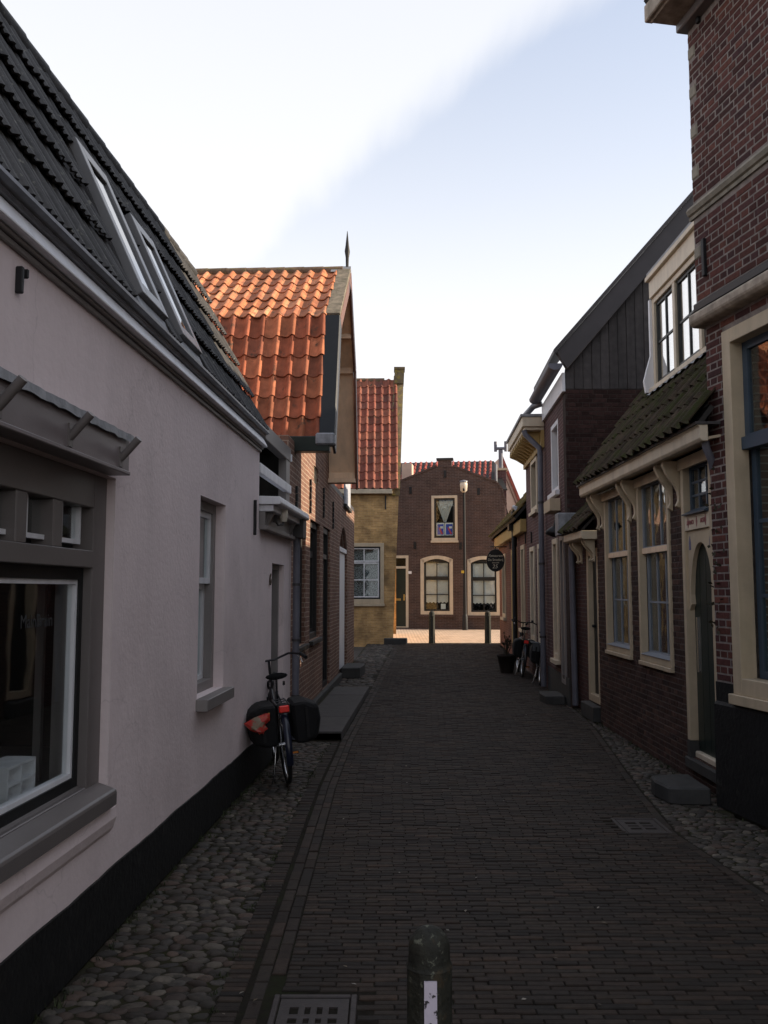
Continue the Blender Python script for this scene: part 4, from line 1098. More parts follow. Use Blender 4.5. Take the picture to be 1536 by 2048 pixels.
UY = Vector((-f.t[0], -f.t[1], 0)); a = f.at(0, .08, ZE); b = f.at(0, RB, RZ); VY = b - a
NY = UY.cross(VY.normalized()); NY = NY if NY.z > 0 else -NY
tile_field(yroof, M['tileR'], f.at(2.42, .12, ZE + .02) + NY * .03, UY, VY, .235, VY.length / 14, 11, 14, PAN, seed=7, k=1.3, rot=.015)
for i in range(8): MB(f).tube([(.25 + .32 * i, RB, RZ + .04), (.25 + .32 * i + .33, RB, RZ + .045)], [.10, .09], 8).build('ridge_tile', M['ridge'], yroof)
mb = MB(f); mb.prism([(.0, ZE - .10), (.16, ZE - .10), (.18, ZE + .03), (.0, ZE + .03)], 's', -.0, 3.2); mb.build('gutter', M['cream_pale'], yh, bevel=.006)
w = window(f, yh, ws0, ws1, wz0, wz1, .11, -.10, .015, M['cream'], [], None, None, depth=.7, sill=(.02, .06, .08, M['cream']), wb=.13)
bars(MB(f), ws0 + .11, ws1 - .11, wz0 + .13, wz1 - .11, .04, -.13, -.08, .05).build('rebate', M['black'], w)
za = wz0 + (wz1 - wz0) * .68
sash(f, w, ws0 + .15, ws1 - .15, wz0 + .18, za, 2, 2, .035, .03, -.13, -.09, M['white'], M['glass'])
sash(f, w, ws0 + .15, ws1 - .15, za + .02, wz1 - .15, 2, 1, .035, .03, -.11, -.07, M['white'], M['glass'])
cloth(f, w, ws0 + .15, ws1 - .15, wz0 + .16, wz1 - .14, -.17, M['lace'], .015, 6)
anchor(f, yh, 771, 1005, 28, .04)
MB(f).prism([(-.45, .0), (.25, .0), (.25, .35), (-.40, .35)], 'z', .10, .33).build('corner_step', M['stone'], yh, bevel=.02)

# ---------------------------------------------------------------- the house that closes the street
fh = thing('end_house', 'brown brick gable house closing the street, with arched windows and red tile roof', 'house', FF.at(1.5, 0, .27))
f = FF
def R4(u0, u1, v0, v1): 
    um, vm = (u0 + u1) / 2, (v0 + v1) / 2
    return (f.S(u0, vm), f.S(u1, vm), f.Z(um, v1), f.Z(um, v0))
UW, LW, RW = R4(863, 915, 991, 1081), R4(841, 906, 1111, 1229), R4(935, 1000, 1112, 1231)
FD = R4(786, 817, 1111, 1255)
GL = [f.px(*p) for p in ((796, 966), (874, 933), (905, 933), (993, 966), (1003, 980), (1010, 1007))]
zb = GL[1][1]
s_l = f.S(770, 1100); s_r = f.S(1012, 1180)
mb = wall_cells(MB(f), s_l, s_r, .2, GL[5][1], [UW, LW, RW, FD], 0, .25)
for q in (LW, RW): arch_fill(mb, q[0], q[1], q[3] - .14, q[3], 0, .25)
# upper part as strips above the shoulder height
zt = GL[5][1]
if UW[3] > zt:
    up = [(s_l, zt), (UW[0], zt), (UW[0], UW[3]), (UW[1], UW[3]), (UW[1], zt), (s_r, zt)]
else: up = [(s_l, zt), (s_r, zt)]
lft = s_l
gl_l = GL[0][1] - (GL[1][1] - GL[0][1]) / (GL[1][0] - GL[0][0]) * (GL[0][0] - s_l)
poly = [up[0]] + up[1:-1] + [up[-1], GL[4], GL[3], GL[2], GL[1], (s_l, max(gl_l, zt + .05))]
mb.prism(poly, 'o', -.25, 0)
wfar = mb.build('wall', M['bw_far'], fh)
# coping, top block
mb = MB(f)
for p, q in ((GL[1], (s_l, gl_l)), (GL[2], GL[3]), (GL[3], GL[4]), (GL[4], GL[5])):
    d = Vector((q[0] - p[0], q[1] - p[1])).normalized(); n = Vector((-d.y, d.x)); n = n if n.y > 0 else -n
    mb.prism([p, q, (q[0] + n.x * .07, q[1] + n.y * .07), (p[0] + n.x * .07, p[1] + n.y * .07)], 'o', -.27, .03)
mb.build('coping', M['bw_far'], fh)
t0 = f.px(876, 934); t1 = f.px(903, 920)
mb = MB(f); mb.box(t0[0], t1[0], -.22, .02, zb - .05, t1[1]); mb.build('gable_block', M['bw_far'], fh)
MB(f).box(t0[0] - .06, t1[0] + .06, -.27, .06, t1[1] + .002, t1[1] + .08).build('block_cap', M['stone'], fh)
w = window(f, fh, *UW, .10, -.08, .02, M['cream_pale'], [(UW[2] + .10, UW[3] - .10, 1, 1, .075, .02, .0)], M['dksash'], M['glass'], depth=.8, sill=(.03, .06, .08, M['cream_pale']))
cw = (UW[0] + UW[1]) / 2; hw = (UW[1] - UW[0]) / 2 - .16; zt_ = UW[3] - .2; zm = UW[2] + (UW[3] - UW[2]) * .42
mb = MB(f); n = 24
tp = [(cw - hw + 2 * hw * i / n, -.22 + .02 * math.sin(i * 1.9), zt_) for i in range(n + 1)]
bt_ = [(cw - .05 + .10 * i / n, -.22 + .012 * math.sin(i * 1.9), zm) for i in range(n + 1)]
mb.add(tp + bt_, [(i, i + 1, n + 2 + i, n + 1 + i) for i in range(n)], True); mb.build('curtain', M['net'], w, recalc=False)
pz0, pz1 = UW[2] + .20, zm - .04
for k, (pa, pb, lab) in enumerate(((cw - hw + .02, cw - .01, 'blue and white poster with red slash, the left one in the upper window'),
                                   (cw + .01, cw + hw - .0, 'blue and white poster with red slash, the right one in the upper window'))):
    po = thing('poster', lab, 'poster', f.at((pa + pb) / 2, -.10, pz0), 'posters in the upper window')
    MB(f).box(pa, pb, -.112, -.108, pz0, pz1).build('poster_sheet', M['postwhite'], po)
    m_ = .035; h_ = pz1 - pz0
    MB(f).box(pa + m_, pb - m_, -.1075, -.106, pz0 + .03, pz1 - .05).build('poster_panel', M['postblue'], po)
    mb = MB(f); mb.prism([(pa + .09, pz0 + h_ * .62), (pa + .15, pz0 + h_ * .62), (pb - .05, pz0 + .05), (pb - .13, pz0 + .05)], 'o', -.1055, -.104); mb.build('poster_slash', M['postred'], po)
    MB(f).box((pa + pb) / 2 - .01, pb - .06, -.1055, -.104, pz0 + h_ * .55, pz0 + h_ * .72).build('poster_lettering', M['postwhite'], po)
for q, bl in ((LW, .27), (RW, .27)):
    win = MB(f); zs = q[3] - .14
    win.box(q[0], q[0] + .13, -.10, .015, q[2], zs); win.box(q[1] - .13, q[1], -.10, .015, q[2], zs); win.box(q[0] + .13, q[1] - .13, -.10, .015, q[2], q[2] + .13)
    m = (q[0] + q[1]) / 2; hw = (q[1] - q[0]) / 2; po_, pi_ = [], []
    for i in range(13):
        t = -1 + i / 6; po_.append((m + hw * t, zs + .14 * (1 - t * t))); pi_.append((m + (hw - .13) * t, zs - .13 + .14 * (1 - t * t)))
    for i in range(12): win.prism([po_[i], po_[i + 1], pi_[i + 1], pi_[i]], 'o', -.10, .015)
    win = win.build('window', M['cream_pale'], fh)
    zc = q[2] + (q[3] - q[2]) * .615
    sash(f, win, q[0] + .13, q[1] - .13, zc, zs - .02, 2, 1, .07, .035, -.14, -.10, M['dksash'], M['glass'])
    sash(f, win, q[0] + .13, q[1] - .13, q[2] + .13, zc, 2, 2, .07, .035, -.16, -.12, M['dksash'], M['glass'])
    MB(f).box(q[0] + .10, q[1] - .10, -.155, -.15, zs - .14, q[3]).build('arch_head', M['dksash'], win)
    room(f, win, q[0], q[1], q[2], q[3] - .1, -.22, .7)
    cloth(f, win, q[0] + .14, q[1] - .14, q[2] + .42, q[3] - .14, -.20, M['blind'], .004, 3, name='blind', scallop=.05)
    MB(f).box(q[0] - .06, q[1] + .06, 0, .05, q[2] - .10, q[2] - .005).build('sill', M['bw_far'], win)
mb = MB(f); s, z = f.px(886, 1214); mb.box(s - .09, s + .09, -.155, -.152, z - .12, z + .12); mb.build('notice', M['postwhite'], fh)
dr = bars(MB(f), FD[0], FD[1], FD[2], FD[3], .10, -.10, .02, .04); z_t = f.Z(805, 1137); dr.box(FD[0] + .10, FD[1] - .10, -.09, .01, z_t - .0, z_t + .09); dr = dr.build('door', M['cream_pale'], fh)
MB(f).box(FD[0] + .10, FD[1] - .10, -.10, -.05, FD[2] + .04, z_t).build('door_leaf', M['dkgreen'], dr)
MB(f).box(FD[0] + .10, FD[1] - .10, -.09, -.085, z_t + .09, FD[3] - .10).build('pane', M['glass'], dr)
room(f, dr, FD[0], FD[1], z_t, FD[3], -.12, .4, grow=0)
mb = MB(f); s, z = f.px(808, 1194); mb.box(s - .03, s + .03, -.05, -.03, z - .13, z + .10); mb.box(s - .03, s + .06, -.03, -.01, z + .02, z + .05); mb.build('door_handle', M['brass'], dr)
mb = MB(f); s, z = f.px(795, 1199); mb.box(s - .12, s + .12, -.05, -.04, z - .04, z + .04); mb.build('letterbox', M['brass'], dr)
s, z = f.px(820, 1145); MB(f).box(s - .06, s + .06, 0, .02, z - .05, z + .05).build('number_plate', M['postwhite'], fh)
for (u, v) in ((821, 981), (957, 983), (830, 1091), (921, 1092), (890, 948)): anchor(f, fh, u, v, 14, .10)
# main roof behind the gable, ridge along the front
zr = 6.95
mb = MB(f); mb.slab((s_l, -.26, 5.55), (s_r + .1, -.26, 5.55), (s_r - .45, -2.3, zr), (s_l + .25, -2.3, zr), -.05)
mb.slab((s_l + .25, -2.3, zr), (s_r - .45, -2.3, zr), (s_r + .1, -5, 5.0), (s_l, -5, 5.0), -.05); froof = mb.build('roof', M['dkwood'], fh)
UFv = Vector((f.t[0], f.t[1], 0)); a = f.at(0, -.26, 5.55); b = f.at(0, -2.3, zr); VF = b - a
NF = UFv.cross(VF.normalized()); NF = NF if NF.z > 0 else -NF
wt = .22; nc = int((s_r - s_l) / wt)
tile_field(froof, M['tileF'], f.at(s_l + .1, -.26, 5.56) + NF * .02, UFv, VF, wt, VF.length / 8, nc - 2, 8, PAN, single=False, seed=9, k=1.2)
mb = MB(f); mb.box(s_l, s_r, -5, -4.8, .2, 5.2); mb.box(s_l, s_l + .2, -4.8, -.26, .2, 5.4); mb.box(s_r - .2, s_r, -4.8, -.26, .2, 5.0); mb.build('rear_wall', M['bw_far'], fh)
# chimney with H-shaped cowl
cs, cz = f.px(1003, 962, -1.2)
ch = MB(f).box(cs - .19, cs + .19, -1.45, -1.0, 4.6, f.Z(1003, 942, -1.2)).build('chimney', M['bw_right'], fh)
zc = f.Z(1003, 942, -1.2)
MB(f).box(cs - .23, cs + .23, -1.5, -.95, zc + .002, zc + .09).build('chimney_cap', M['cream'], ch)
z2 = f.Z(1001, 903, -1.2); z3 = f.Z(1001, 884, -1.2)
mb = MB(f); mb.tube([(cs - .02, -1.2, zc + .09), (cs - .02, -1.2, z2 + .05)], .085, 12); mb.tube([(cs - .24, -1.2, z2 + .12), (cs + .20, -1.2, z2 + .12)], .06, 10)
for q in (-.22, .18): mb.tube([(cs + q, -1.2, z2 - .0), (cs + q, -1.2, z3 + .02)], .06, 10)
mb.build('chimney_cowl', M['pipe'], ch)
mb = MB(f); s, z = f.px(992, 945, -.5); mb.tube([(s, -.5, z - .4), (s, -.5, z + .32)], .05, 8); mb.build('flue_pipe', M['zinc'], fh)
mb = MB(f); s, z = f.px(806, 950, -.6); mb.box(s - .05, s + .35, -1.2, -.6, 4.8, z + .45); 
mb.build('side_chimney', M['pinkstone'], fh)

# pale gable beyond the end house
FB = Fr(0, 38.5, 1, 0.0, 1); f = FB
ph = thing('pale_gable_house', 'sunlit pale pink gable wall rising behind the end house chimney', 'house', f.at(5.5, 0, .27))
pa, pb = f.px(1000, 915), f.px(1036, 1003)
mb = MB(f); mb.prism([(pa[0] - 1.6, .2), (pb[0] + .3, .2), pb, pa, (pa[0] - 1.6, pb[1] + .5)], 'o', -.25, 0); mb.build('wall', M['pinkstone'], ph)
d = Vector((pb[0] - pa[0], pb[1] - pa[1])).normalized(); n = Vector((-d.y, d.x)); n = n if n.y > 0 else -n
mb = MB(f); mb.prism([pa, (pb[0] + d.x * .3, pb[1] + d.y * .3), (pb[0] + d.x * .3 + n.x * .12, pb[1] + d.y * .3 + n.y * .12), (pa[0] + n.x * .12, pa[1] + n.y * .12)], 'o', -3.5, .12); mb.build('roof', M['tileF'], ph)
mb = MB(f); mb.prism([(pa[0], pa[1] - .35), (pb[0], pb[1] - .35), (pb[0], pb[1] - .27), (pa[0], pa[1] - .27)], 'o', .0, .05); mb.build('barge_trim', M['brown'], ph)

# ---------------------------------------------------------------- right side: low far house with mossy roof
f = FR8
h6 = thing('mossy_roof_house', 'low far brick house with mossy yellow roof and cream window frames on the right', 'house', f.at(22, 0, .1))
ZT6 = 3.28
W6 = [(24.0, 25.0, 1.0, 2.75), (21.0, 22.2, .25, 2.75), (19.25, 19.95, .9, 2.75)]
wall_part(f, h6, M['bw_red'], 18.85, 26.2, 0, ZT6, W6, depth=.2)
mb = MB(f); mb.box(18.9, 26.2, -5, -4.8, 0, ZT6); mb.box(26.0, 26.2, -4.8, -.2, 0, ZT6); mb.build('rear_wall', M['bw_red'], h6)
for i, q in enumerate(W6):
    if i == 1:
        dr = bars(MB(f), *q, .12, -.12, .03).box(q[0] + .12, q[1] - .12, -.10, .0, 2.1, 2.2).build('door', M['ochre'], h6)
        MB(f).box(q[0] + .12, q[1] - .12, -.1, -.06, q[2], 2.1).build('door_leaf', M['cream'], dr)
        MB(f).box(q[0] + .12, q[1] - .12, -.09, -.085, 2.2, q[3] - .12).build('pane', M['glass'], dr); room(f, dr, q[0], q[1], 2.1, q[3], -.12, .4, grow=0)
    else:
        window(f, h6, *q, .10, -.10, .03, M['cream'], [(q[2] + .1, q[3] - .1, 1, 2, .06, .03, .03)], M['dksash'], M['glass'], sill=(.03, .09, .08, M['cream']))
MB(f).box(18.87, 26.25, 0, .14, ZT6 - .28, ZT6).build('cornice', M['ochre'], h6, bevel=.01)
mb = MB(f); mb.slab((18.87, .22, ZT6), (26.4, .22, ZT6), (26.4, -1.9, 5.75), (18.87, -1.9, 5.75), -.06); mb.slab((18.87, -1.9, 5.75), (26.4, -1.9, 5.75), (26.4, -4.9, 3.2), (18.87, -4.9, 3.2), -.06); r6 = mb.build('roof', M['dkwood'], h6)
U = Vector((f.t[0], f.t[1], 0)); a = f.at(0, .22, ZT6); b = f.at(0, -1.9, 5.75); V = b - a; N_ = U.cross(V.normalized()); N_ = N_ if N_.z > 0 else -N_
tile_field(r6, M['tileMY'], f.at(18.9, .24, ZT6 + .02) + N_ * .03, U, V, .235, V.length / 10, 32, 10, PAN, single=False, seed=12, k=1.2)
mb = MB(f); mb.prism([(.24, ZT6 - .05), (-1.9, 5.72), (-4.8, 3.2), (-4.8, 3.0), (-.2, 3.0)], 's', 26.2, 26.34); mb.build('gable', M['bw_red'], h6)
# black downpipe with hopper and pale elbow
dp = MB(f); dp.tube([(20.55, .11, .1), (20.55, .11, 3.2)], .055, 10); dp = dp.build('downpipe', M['black'], h6)
MB(f).box(20.35, 20.75, .0, .24, 3.14, 3.42).build('rain_hopper', M['black'], dp)
mb = MB(f); mb.tube([(20.0, .02, 3.45), (20.05, .10, 3.62), (20.25, .13, 3.66), (20.5, .12, 3.6), (20.55, .12, 3.44)], .055, 10); mb.build('pipe_elbow', M['zinc'], dp)
for (u, v, h) in ((1021, 1085, 26), (1034, 1080, 26), (1052, 1075, 24)): anchor(f, h6, u, v, h, .04)

# ---------------------------------------------------------------- right side: tall house with boxed cornice
h7 = thing('cornice_house', 'tall narrow plum brick house with deep boxed cornice and downpipe', 'house', f.at(17.2, 0, .02))
Z7 = 4.62
W7 = [(16.75, 17.75, 3.30, 4.35), (16.15, 16.85, .75, 2.62), (17.4, 18.1, .75, 2.62)]
wall_part(f, h7, M['bw_right'], 15.72, 18.85, 0, Z7 + .3, W7, depth=.22)
mb = MB(f); mb.box(15.72, 18.85, -5, -4.8, 0, 4.9); mb.box(18.65, 18.85, -4.8, -.22, 0, 4.9); mb.build('rear_wall', M['bw_right'], h7)
mb = MB(f); mb.prism([(-.02, 4.93), (-1.9, 6.35), (-4.9, 4.95), (-4.9, 4.9), (-.02, 4.9)], 's', 15.75, 18.83); mb.build('roof', M['gutter_dk'], h7)  # unseen pitched shape, added to block sun from the wall opposite
for q in W7: window(f, h7, *q, .09, -.09, .035, M['cream_pale'], [(q[2] + .09, q[3] - .09, 1, 2, .06, .03, .02)], M['dksash'], M['glass'], sill=(.03, .08, .07, M['cream_pale']))
co = MB(f); co.box(15.76, 18.70, 0, .40, 4.72, 4.90); co.box(15.80, 18.66, 0, .36, 4.66, 4.72)
co = co.build('cornice', M['cream_pale'], h7, bevel=.008)
MB(f).box(15.80, 18.80, 0, .06, 4.34, 4.66).build('frieze', M['ochre'], h7)
for i in range(9):
    a = 15.98 + i * .325
    MB(f).prism([(.06, 4.42), (.06, 4.66), (.36, 4.66), (.36, 4.58), (.22, 4.52)], 's', a, a + .11).build('modillion', M['ochre'], co, bevel=.006)
MB(f).box(15.74, 18.73, -.1, .43, 4.902, 4.95).build('cornice_lead', M['lead'], co)
mb = MB(f); mb.tube([(15.66, .05, 5.12), (15.72, .2, 5.08), (16.1, .3, 5.0), (16.3, .3, 4.96)], .055, 10); mb.build('gutter_outlet', M['zinc'], h7)
mb = MB(f); mb.tube([(15.82, .36, 4.66), (15.82, .34, 4.58), (15.74, .10, 4.32), (15.73, .09, 4.2), (15.73, .09, .05)], .05, 10); dp = mb.build('downpipe', M['pipe'], h7)
mb = MB(f)
for zq in (.9, 2.2, 3.3): mb.tube([(15.73, .09, zq), (15.73, .09, zq + .04)], .06, 10)
mb.build('pipe_clip', M['gutter_dk'], dp)
for (u, v, h) in ((1064, 1075, 22),): anchor(f, h7, u, v, h, .03)

# ---------------------------------------------------------------- right side: house with planked side gable
h8 = thing('plank_gable_house', 'tall brick house with dark vertical planks on its side gable', 'house', f.at(14.5, 0, 0))
Z8 = 4.98
q8 = (14.13, 14.97, 3.37, 4.55)
D8 = [(13.62, 14.02, .30, 2.60), (14.30, 14.86, .62, 2.60)]
wall_part(f, h8, M['bw_right'], 13.37, 15.70, 0, Z8, [q8] + D8, depth=.22)
window(f, h8, *q8, .08, -.12, .0, M['white'], [(q8[2] + .08, q8[3] - .08, 1, 1, .05, .03, .02)], M['dksash'], M['glass'], sill=(.05, .07, .08, M['white']))
window(f, h8, *D8[1], .09, -.1, .03, M['cream_pale'], [(D8[1][2] + .09, D8[1][3] - .09, 1, 2, .05, .03, .02)], M['dksash'], M['glass'], sill=(.03, .09, .07, M['cream_pale']))
dr = bars(MB(f), *D8[0], .07, -.1, .03).build('door', M['taupe_lt'], h8); MB(f).box(D8[0][0] + .07, D8[0][1] - .07, -.1, -.06, D8[0][2], D8[0][3] - .07).build('door_leaf', M['black'], dr)
MB(f).box(13.33, 15.70, .0, .02, 0, .42).build('plinth', M['stone'], h8)
mb = MB(f); mb.box(13.30, 15.72, 0, .05, 4.80, 5.10); mb.build('eave_board', M['white'], h8, bevel=.006)
mb = MB(f); pr = [(.05 + .11 + .11 * math.cos(math.pi * (1 + i / 8)), 5.10 + .10 + .08 * math.sin(math.pi * (1 + i / 8))) for i in range(9)]
mb.prism([(.05, 5.22)] + pr + [(.27, 5.22)], 's', 13.2, 15.74); mb.build('gutter', M['pipe'], h8)
bx8 = MB(f).box(14.0, 14.75, .0, .17, 3.02, 3.22).build('wall_box', M['cream'], h8, bevel=.006)
mb = MB(f); s, z = f.px(1117, 1068, .1); mb.lathe([(.02, -.05), (.13, .0), (.13, .05), (.03, .12)], (s, .17, z), 12); mb.tube([(s, 0, z + .25), (s, .15, z + .2), (s, .17, z + .1)], .015, 6); mb.build('lantern', M['iron'], h8)
# side gable facing the camera
g = FS8
SB = [0.0, 2.6, 2.2, 4.84]
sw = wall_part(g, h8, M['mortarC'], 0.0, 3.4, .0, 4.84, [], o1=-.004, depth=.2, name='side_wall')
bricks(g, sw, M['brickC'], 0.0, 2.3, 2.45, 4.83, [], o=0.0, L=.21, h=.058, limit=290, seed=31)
vt0, vt1 = g.px(1113, 705, .1), g.px(1368, 411, .1)
vb0, vb1 = g.px(1134, 738, .1), g.px(1372, 456, .1)
sl = (vt1[1] - vt0[1]) / (vt1[0] - vt0[0])
EX = 1.3
def ext(p): return (p[0] + EX, p[1] + sl * EX)
mb = MB(g); mb.prism([vt0, ext(vt1), ext(vb1), vb0], 'o', .02, .12); mb.build('verge_board', M['verge'], h8, bevel=.006)
mb = MB(g); a, b = vt0, ext(vt1); mb.add([(a[0] - .05, .16, a[1] - .03), (b[0], .16, b[1]), (b[0], -2.42, b[1]), (a[0] + .08, -2.42, a[1] - .03), (a[0] - .05, .16, a[1] + .04), (b[0], .16, b[1] + .07), (b[0], -2.42, b[1] + .07), (a[0] + .08, -2.42, a[1] + .04)], [(0, 3, 2, 1), (4, 5, 6, 7), (0, 1, 5, 4), (1, 2, 6, 5), (2, 3, 7, 6), (3, 0, 4, 7)])
mb.prism([b, (b[0] + 2.4, a[1]), (b[0] + 2.4, a[1] + .07), (b[0], b[1] + .07)], 'o', -2.42, .16); mb.build('roof', M['verge'], h8)
mb = MB(g); mb.prism([(.0, 4.84), (vb0[0] + .02, vb0[1] + .06), (ext(vb1)[0], ext(vb1)[1] + .1), (5.0, 4.84)], 'o', -.16, -.03); mb.build('gable_backing', M['dkwood'], h8)
mb = MB(g); mb.box(4.9, 5.0, -2.4, -.2, 0, 5.0); mb.build('rear_wall', M['bw_right'], h8)
pw = .137
for i in range(22):
    a = .01 + i * pw; zt = vb0[1] + (a - vb0[0]) * sl + .05
    MB(g).prism([(a, 4.845), (a + pw - .006, 4.845), (a + pw - .006, zt + pw * sl), (a, zt)], 'o', -.03, .0 + (i % 2) * .004).build('plank', M['plank'], h8, bevel=.003)

# ---------------------------------------------------------------- right side: bracketed house with dormer
f = FR9
h9 = thing('bracketed_house', 'low brown brick house with cream bracketed eave, dormer and arched door', 'house', f.at(9.5, 0, 0))
WA = (10.08, 11.20, 1.0, 2.97); WB = (8.66, 9.74, .985, 2.97); DA = (7.50, 8.28, .22, 2.97)
ops = [WA, WB, DA]
wl9 = wall_part(f, h9, M['mortarB'], 7.30, 11.66, 0, 3.0, ops, o1=-.003, depth=.22)
bricks(f, wl9, M['brickB'], 7.30, 11.66, 0.0, 2.98, ops, o=0.0, L=.185, h=.047, g=.009, limit=300, seed=41)
mb = MB(f); mb.box(7.22, 11.66, -5.2, -5.0, 0, 3.0); mb.box(11.44, 11.66, -5.0, -.24, 0, 3.0); mb.build('rear_wall', M['bw_H9'], h9)
mb = MB(f); mb.prism([(-.23, 3.0), (-.65, 3.95), (-2.3, 6.2), (-4.0, 4.2), (-5.1, 3.0)], 's', 11.34, 11.54); mb.build('gable', M['bw_H9'], h9)
for q in (WA, WB):
    w = window(f, h9, *q, .062, -.06, .02, M['cream'], [], None, None, depth=.8, sill=(.0, .04, .045, M['cream']), wb=.07)
    zc = q[2] + (q[3] - q[2]) * .60
    sash(f, w, q[0] + .062, q[1] - .062, zc, q[3] - .062, 3, 1, .04, .02, -.06, -.025, M['greysash'], M['glass_old'])
    sash(f, w, q[0] + .062, q[1] - .062, q[2] + .07, zc + .01, 3, 2, .04, .02, -.10, -.065, M['greysash'], M['glass_old'])
    MB(f).box(q[0] + .064, q[1] - .064, -.06, -.012, zc - .03, zc + .03).build('meeting_rail', M['beige'], w)
    MB(f).prism([(-.12, q[2] + .07), (.03, q[2] + .07), (.03, q[2] + .075), (-.12, q[2] + .11)], 's', q[0] + .062, q[1] - .062).build('sub_sill', M['greysash'], w)
    cloth(f, w, q[0] + .1, q[0] + .42, q[2] + .05, q[3] - .1, -.30, M['net'], .02, 4)
# door with arched panel, fanlight and date board
dr = MB(f); dr.box(DA[0], DA[0] + .07, -.10, .02, DA[2] + .15, DA[3]); dr.box(DA[1] - .07, DA[1], -.10, .02, DA[2] + .15, DA[3]); dr.box(DA[0] + .07, DA[1] - .07, -.10, .02, DA[3] - .06, DA[3])
dr = dr.build('door', M['cream'], h9, bevel=.005)
mb = MB(f); mb.box(DA[0], DA[0] + .074, -.10, .025, DA[2], DA[2] + .149); mb.box(DA[1] - .074, DA[1], -.10, .025, DA[2], DA[2] + .149); mb.build('jamb_foot', M['stone'], dr)
z_a = 2.24
MB(f).box(DA[0] + .07, DA[1] - .07, -.10, -.065, DA[2] + .06, z_a).build('door_leaf', M['dkgreen'], dr)
for i in range(4):
    a = DA[0] + .078 + i * .157
    MB(f).box(a, a + .148, -.065, -.055, DA[2] + .10, z_a).build('door_plank', M['dkgreen'], dr)
mb = MB(f); m = (DA[0] + DA[1]) / 2; hw = (DA[1] - DA[0]) / 2 - .07; zs = 1.62
for sg in (-1, 1):
    pts = [(m + sg * hw, zs - .06), (m + sg * (hw - .06), zs)]
    for i in range(1, 11):
        t = i / 10; pts.append((m + sg * (hw - .045) * math.cos(t * math.pi / 2) ** .9, zs + .56 * math.sin(t * math.pi / 2)))
    pts += [(m, 2.30), (m + sg * hw, 2.30)]
    mb.prism(pts, 'o', -.052, -.012)
mb.build('arch_panel', M['cream'], dr)
MB(f).box(DA[0] + .07, DA[1] - .07, -.09, .012, 2.30, 2.44).build('date_board', M['cream_pale'], dr, bevel=.004)
for k, s in enumerate((DA[0] + .17, m, DA[1] - .17)):
    MB(f).prism([(s - .016, 2.37), (s, 2.32), (s + .016, 2.37), (s, 2.42)], 'o', .012, .016).build('ornament', M['lettr_red'], dr)
lettering('ANNO', .06, f, m + .16, .0145, 2.35, M['lettr_red'], dr); lettering('1650', .06, f, m - .15, .0145, 2.35, M['lettr_red'], dr)
for s in (DA[0] + .135, DA[1] - .135):
    mb = MB(f); mb.prism([(s - .018, 2.12), (s + .018, 2.12), (s + .020, 2.19), (s, 2.25), (s - .020, 2.19)], 'o', -.012, -.008); mb.build('ornament', M['lettr_blue'], dr)
sash(f, dr, DA[0] + .07, DA[1] - .07, 2.46, DA[3] - .06, 3, 3, .04, .022, -.08, -.045, M['bluesash'], M['glass_old'])
room(f, dr, DA[0], DA[1], 2.4, DA[3], -.15, .5, grow=0)
MB(f).prism([(-.12, 2.44), (.05, 2.44), (.05, 2.452), (-.06, 2.50), (-.12, 2.50)], 's', DA[0] + .10, DA[1] - .10).build('fanlight_sill', M['bluesash'], dr)
mb = MB(f); mb.box(DA[0] + .074, DA[1] - .074, -.10, -.02, DA[2] + .0, DA[2] + .06); mb.build('threshold', M['cream_pale'], dr, bevel=.01)
MB(f).box(DA[0] - .02, DA[1] + .02, -.1, .045, DA[2] - .10, DA[2] - .002).build('door_sill', M['stone'], dr, bevel=.008)
mb = MB(f); s = DA[1] - .16; mb.box(s - .02, s + .02, -.055, -.04, 1.0, 1.5); mb.build('push_plate', M['chrome'], dr)
# eave
EO = .22
mb = MB(f); mb.prism([(0, 3.02), (EO - .02, 2.985), (EO - .02, 3.005), (0, 3.045)], 's', 7.14, 11.56); mb.build('eave_soffit', M['cream'], h9)
mb = MB(f); mb.prism([(EO - .05, 2.975), (EO + .0, 2.975), (EO + .02, 3.0), (EO + .02, 3.09), (EO + .04, 3.11), (EO - .05, 3.11)], 's', 7.12, 11.58); mb.build('fascia', M['cream_pale'], h9, bevel=.004)
mb = MB(f); mb.prism([(EO - .15, 3.112), (EO + .055, 3.112), (EO + .055, 3.135), (EO - .15, 3.135)], 's', 7.11, 11.59); mb.build('gutter_edge', M['gutter_dk'], h9)
MB(f).box(7.32, 11.66, .0, .035, 2.88, 2.985).build('frieze', M['cream'], h9)
for s in (11.48, 11.27, 10.02, 9.80, 8.58, 8.34): bracket(f, h9, s, EO - .05, 2.52, 2.982, M['cream'])
mb = MB(f); mb.tube([(7.22, .16, 2.99), (7.22, .15, 2.92), (7.26, .10, 2.84), (7.34, .06, 2.74), (7.36, .045, 2.6), (7.36, .045, .05)], [.032, .032, .032, .026, .02, .02], 10); mb.build('downpipe', M['pipe'], h9)
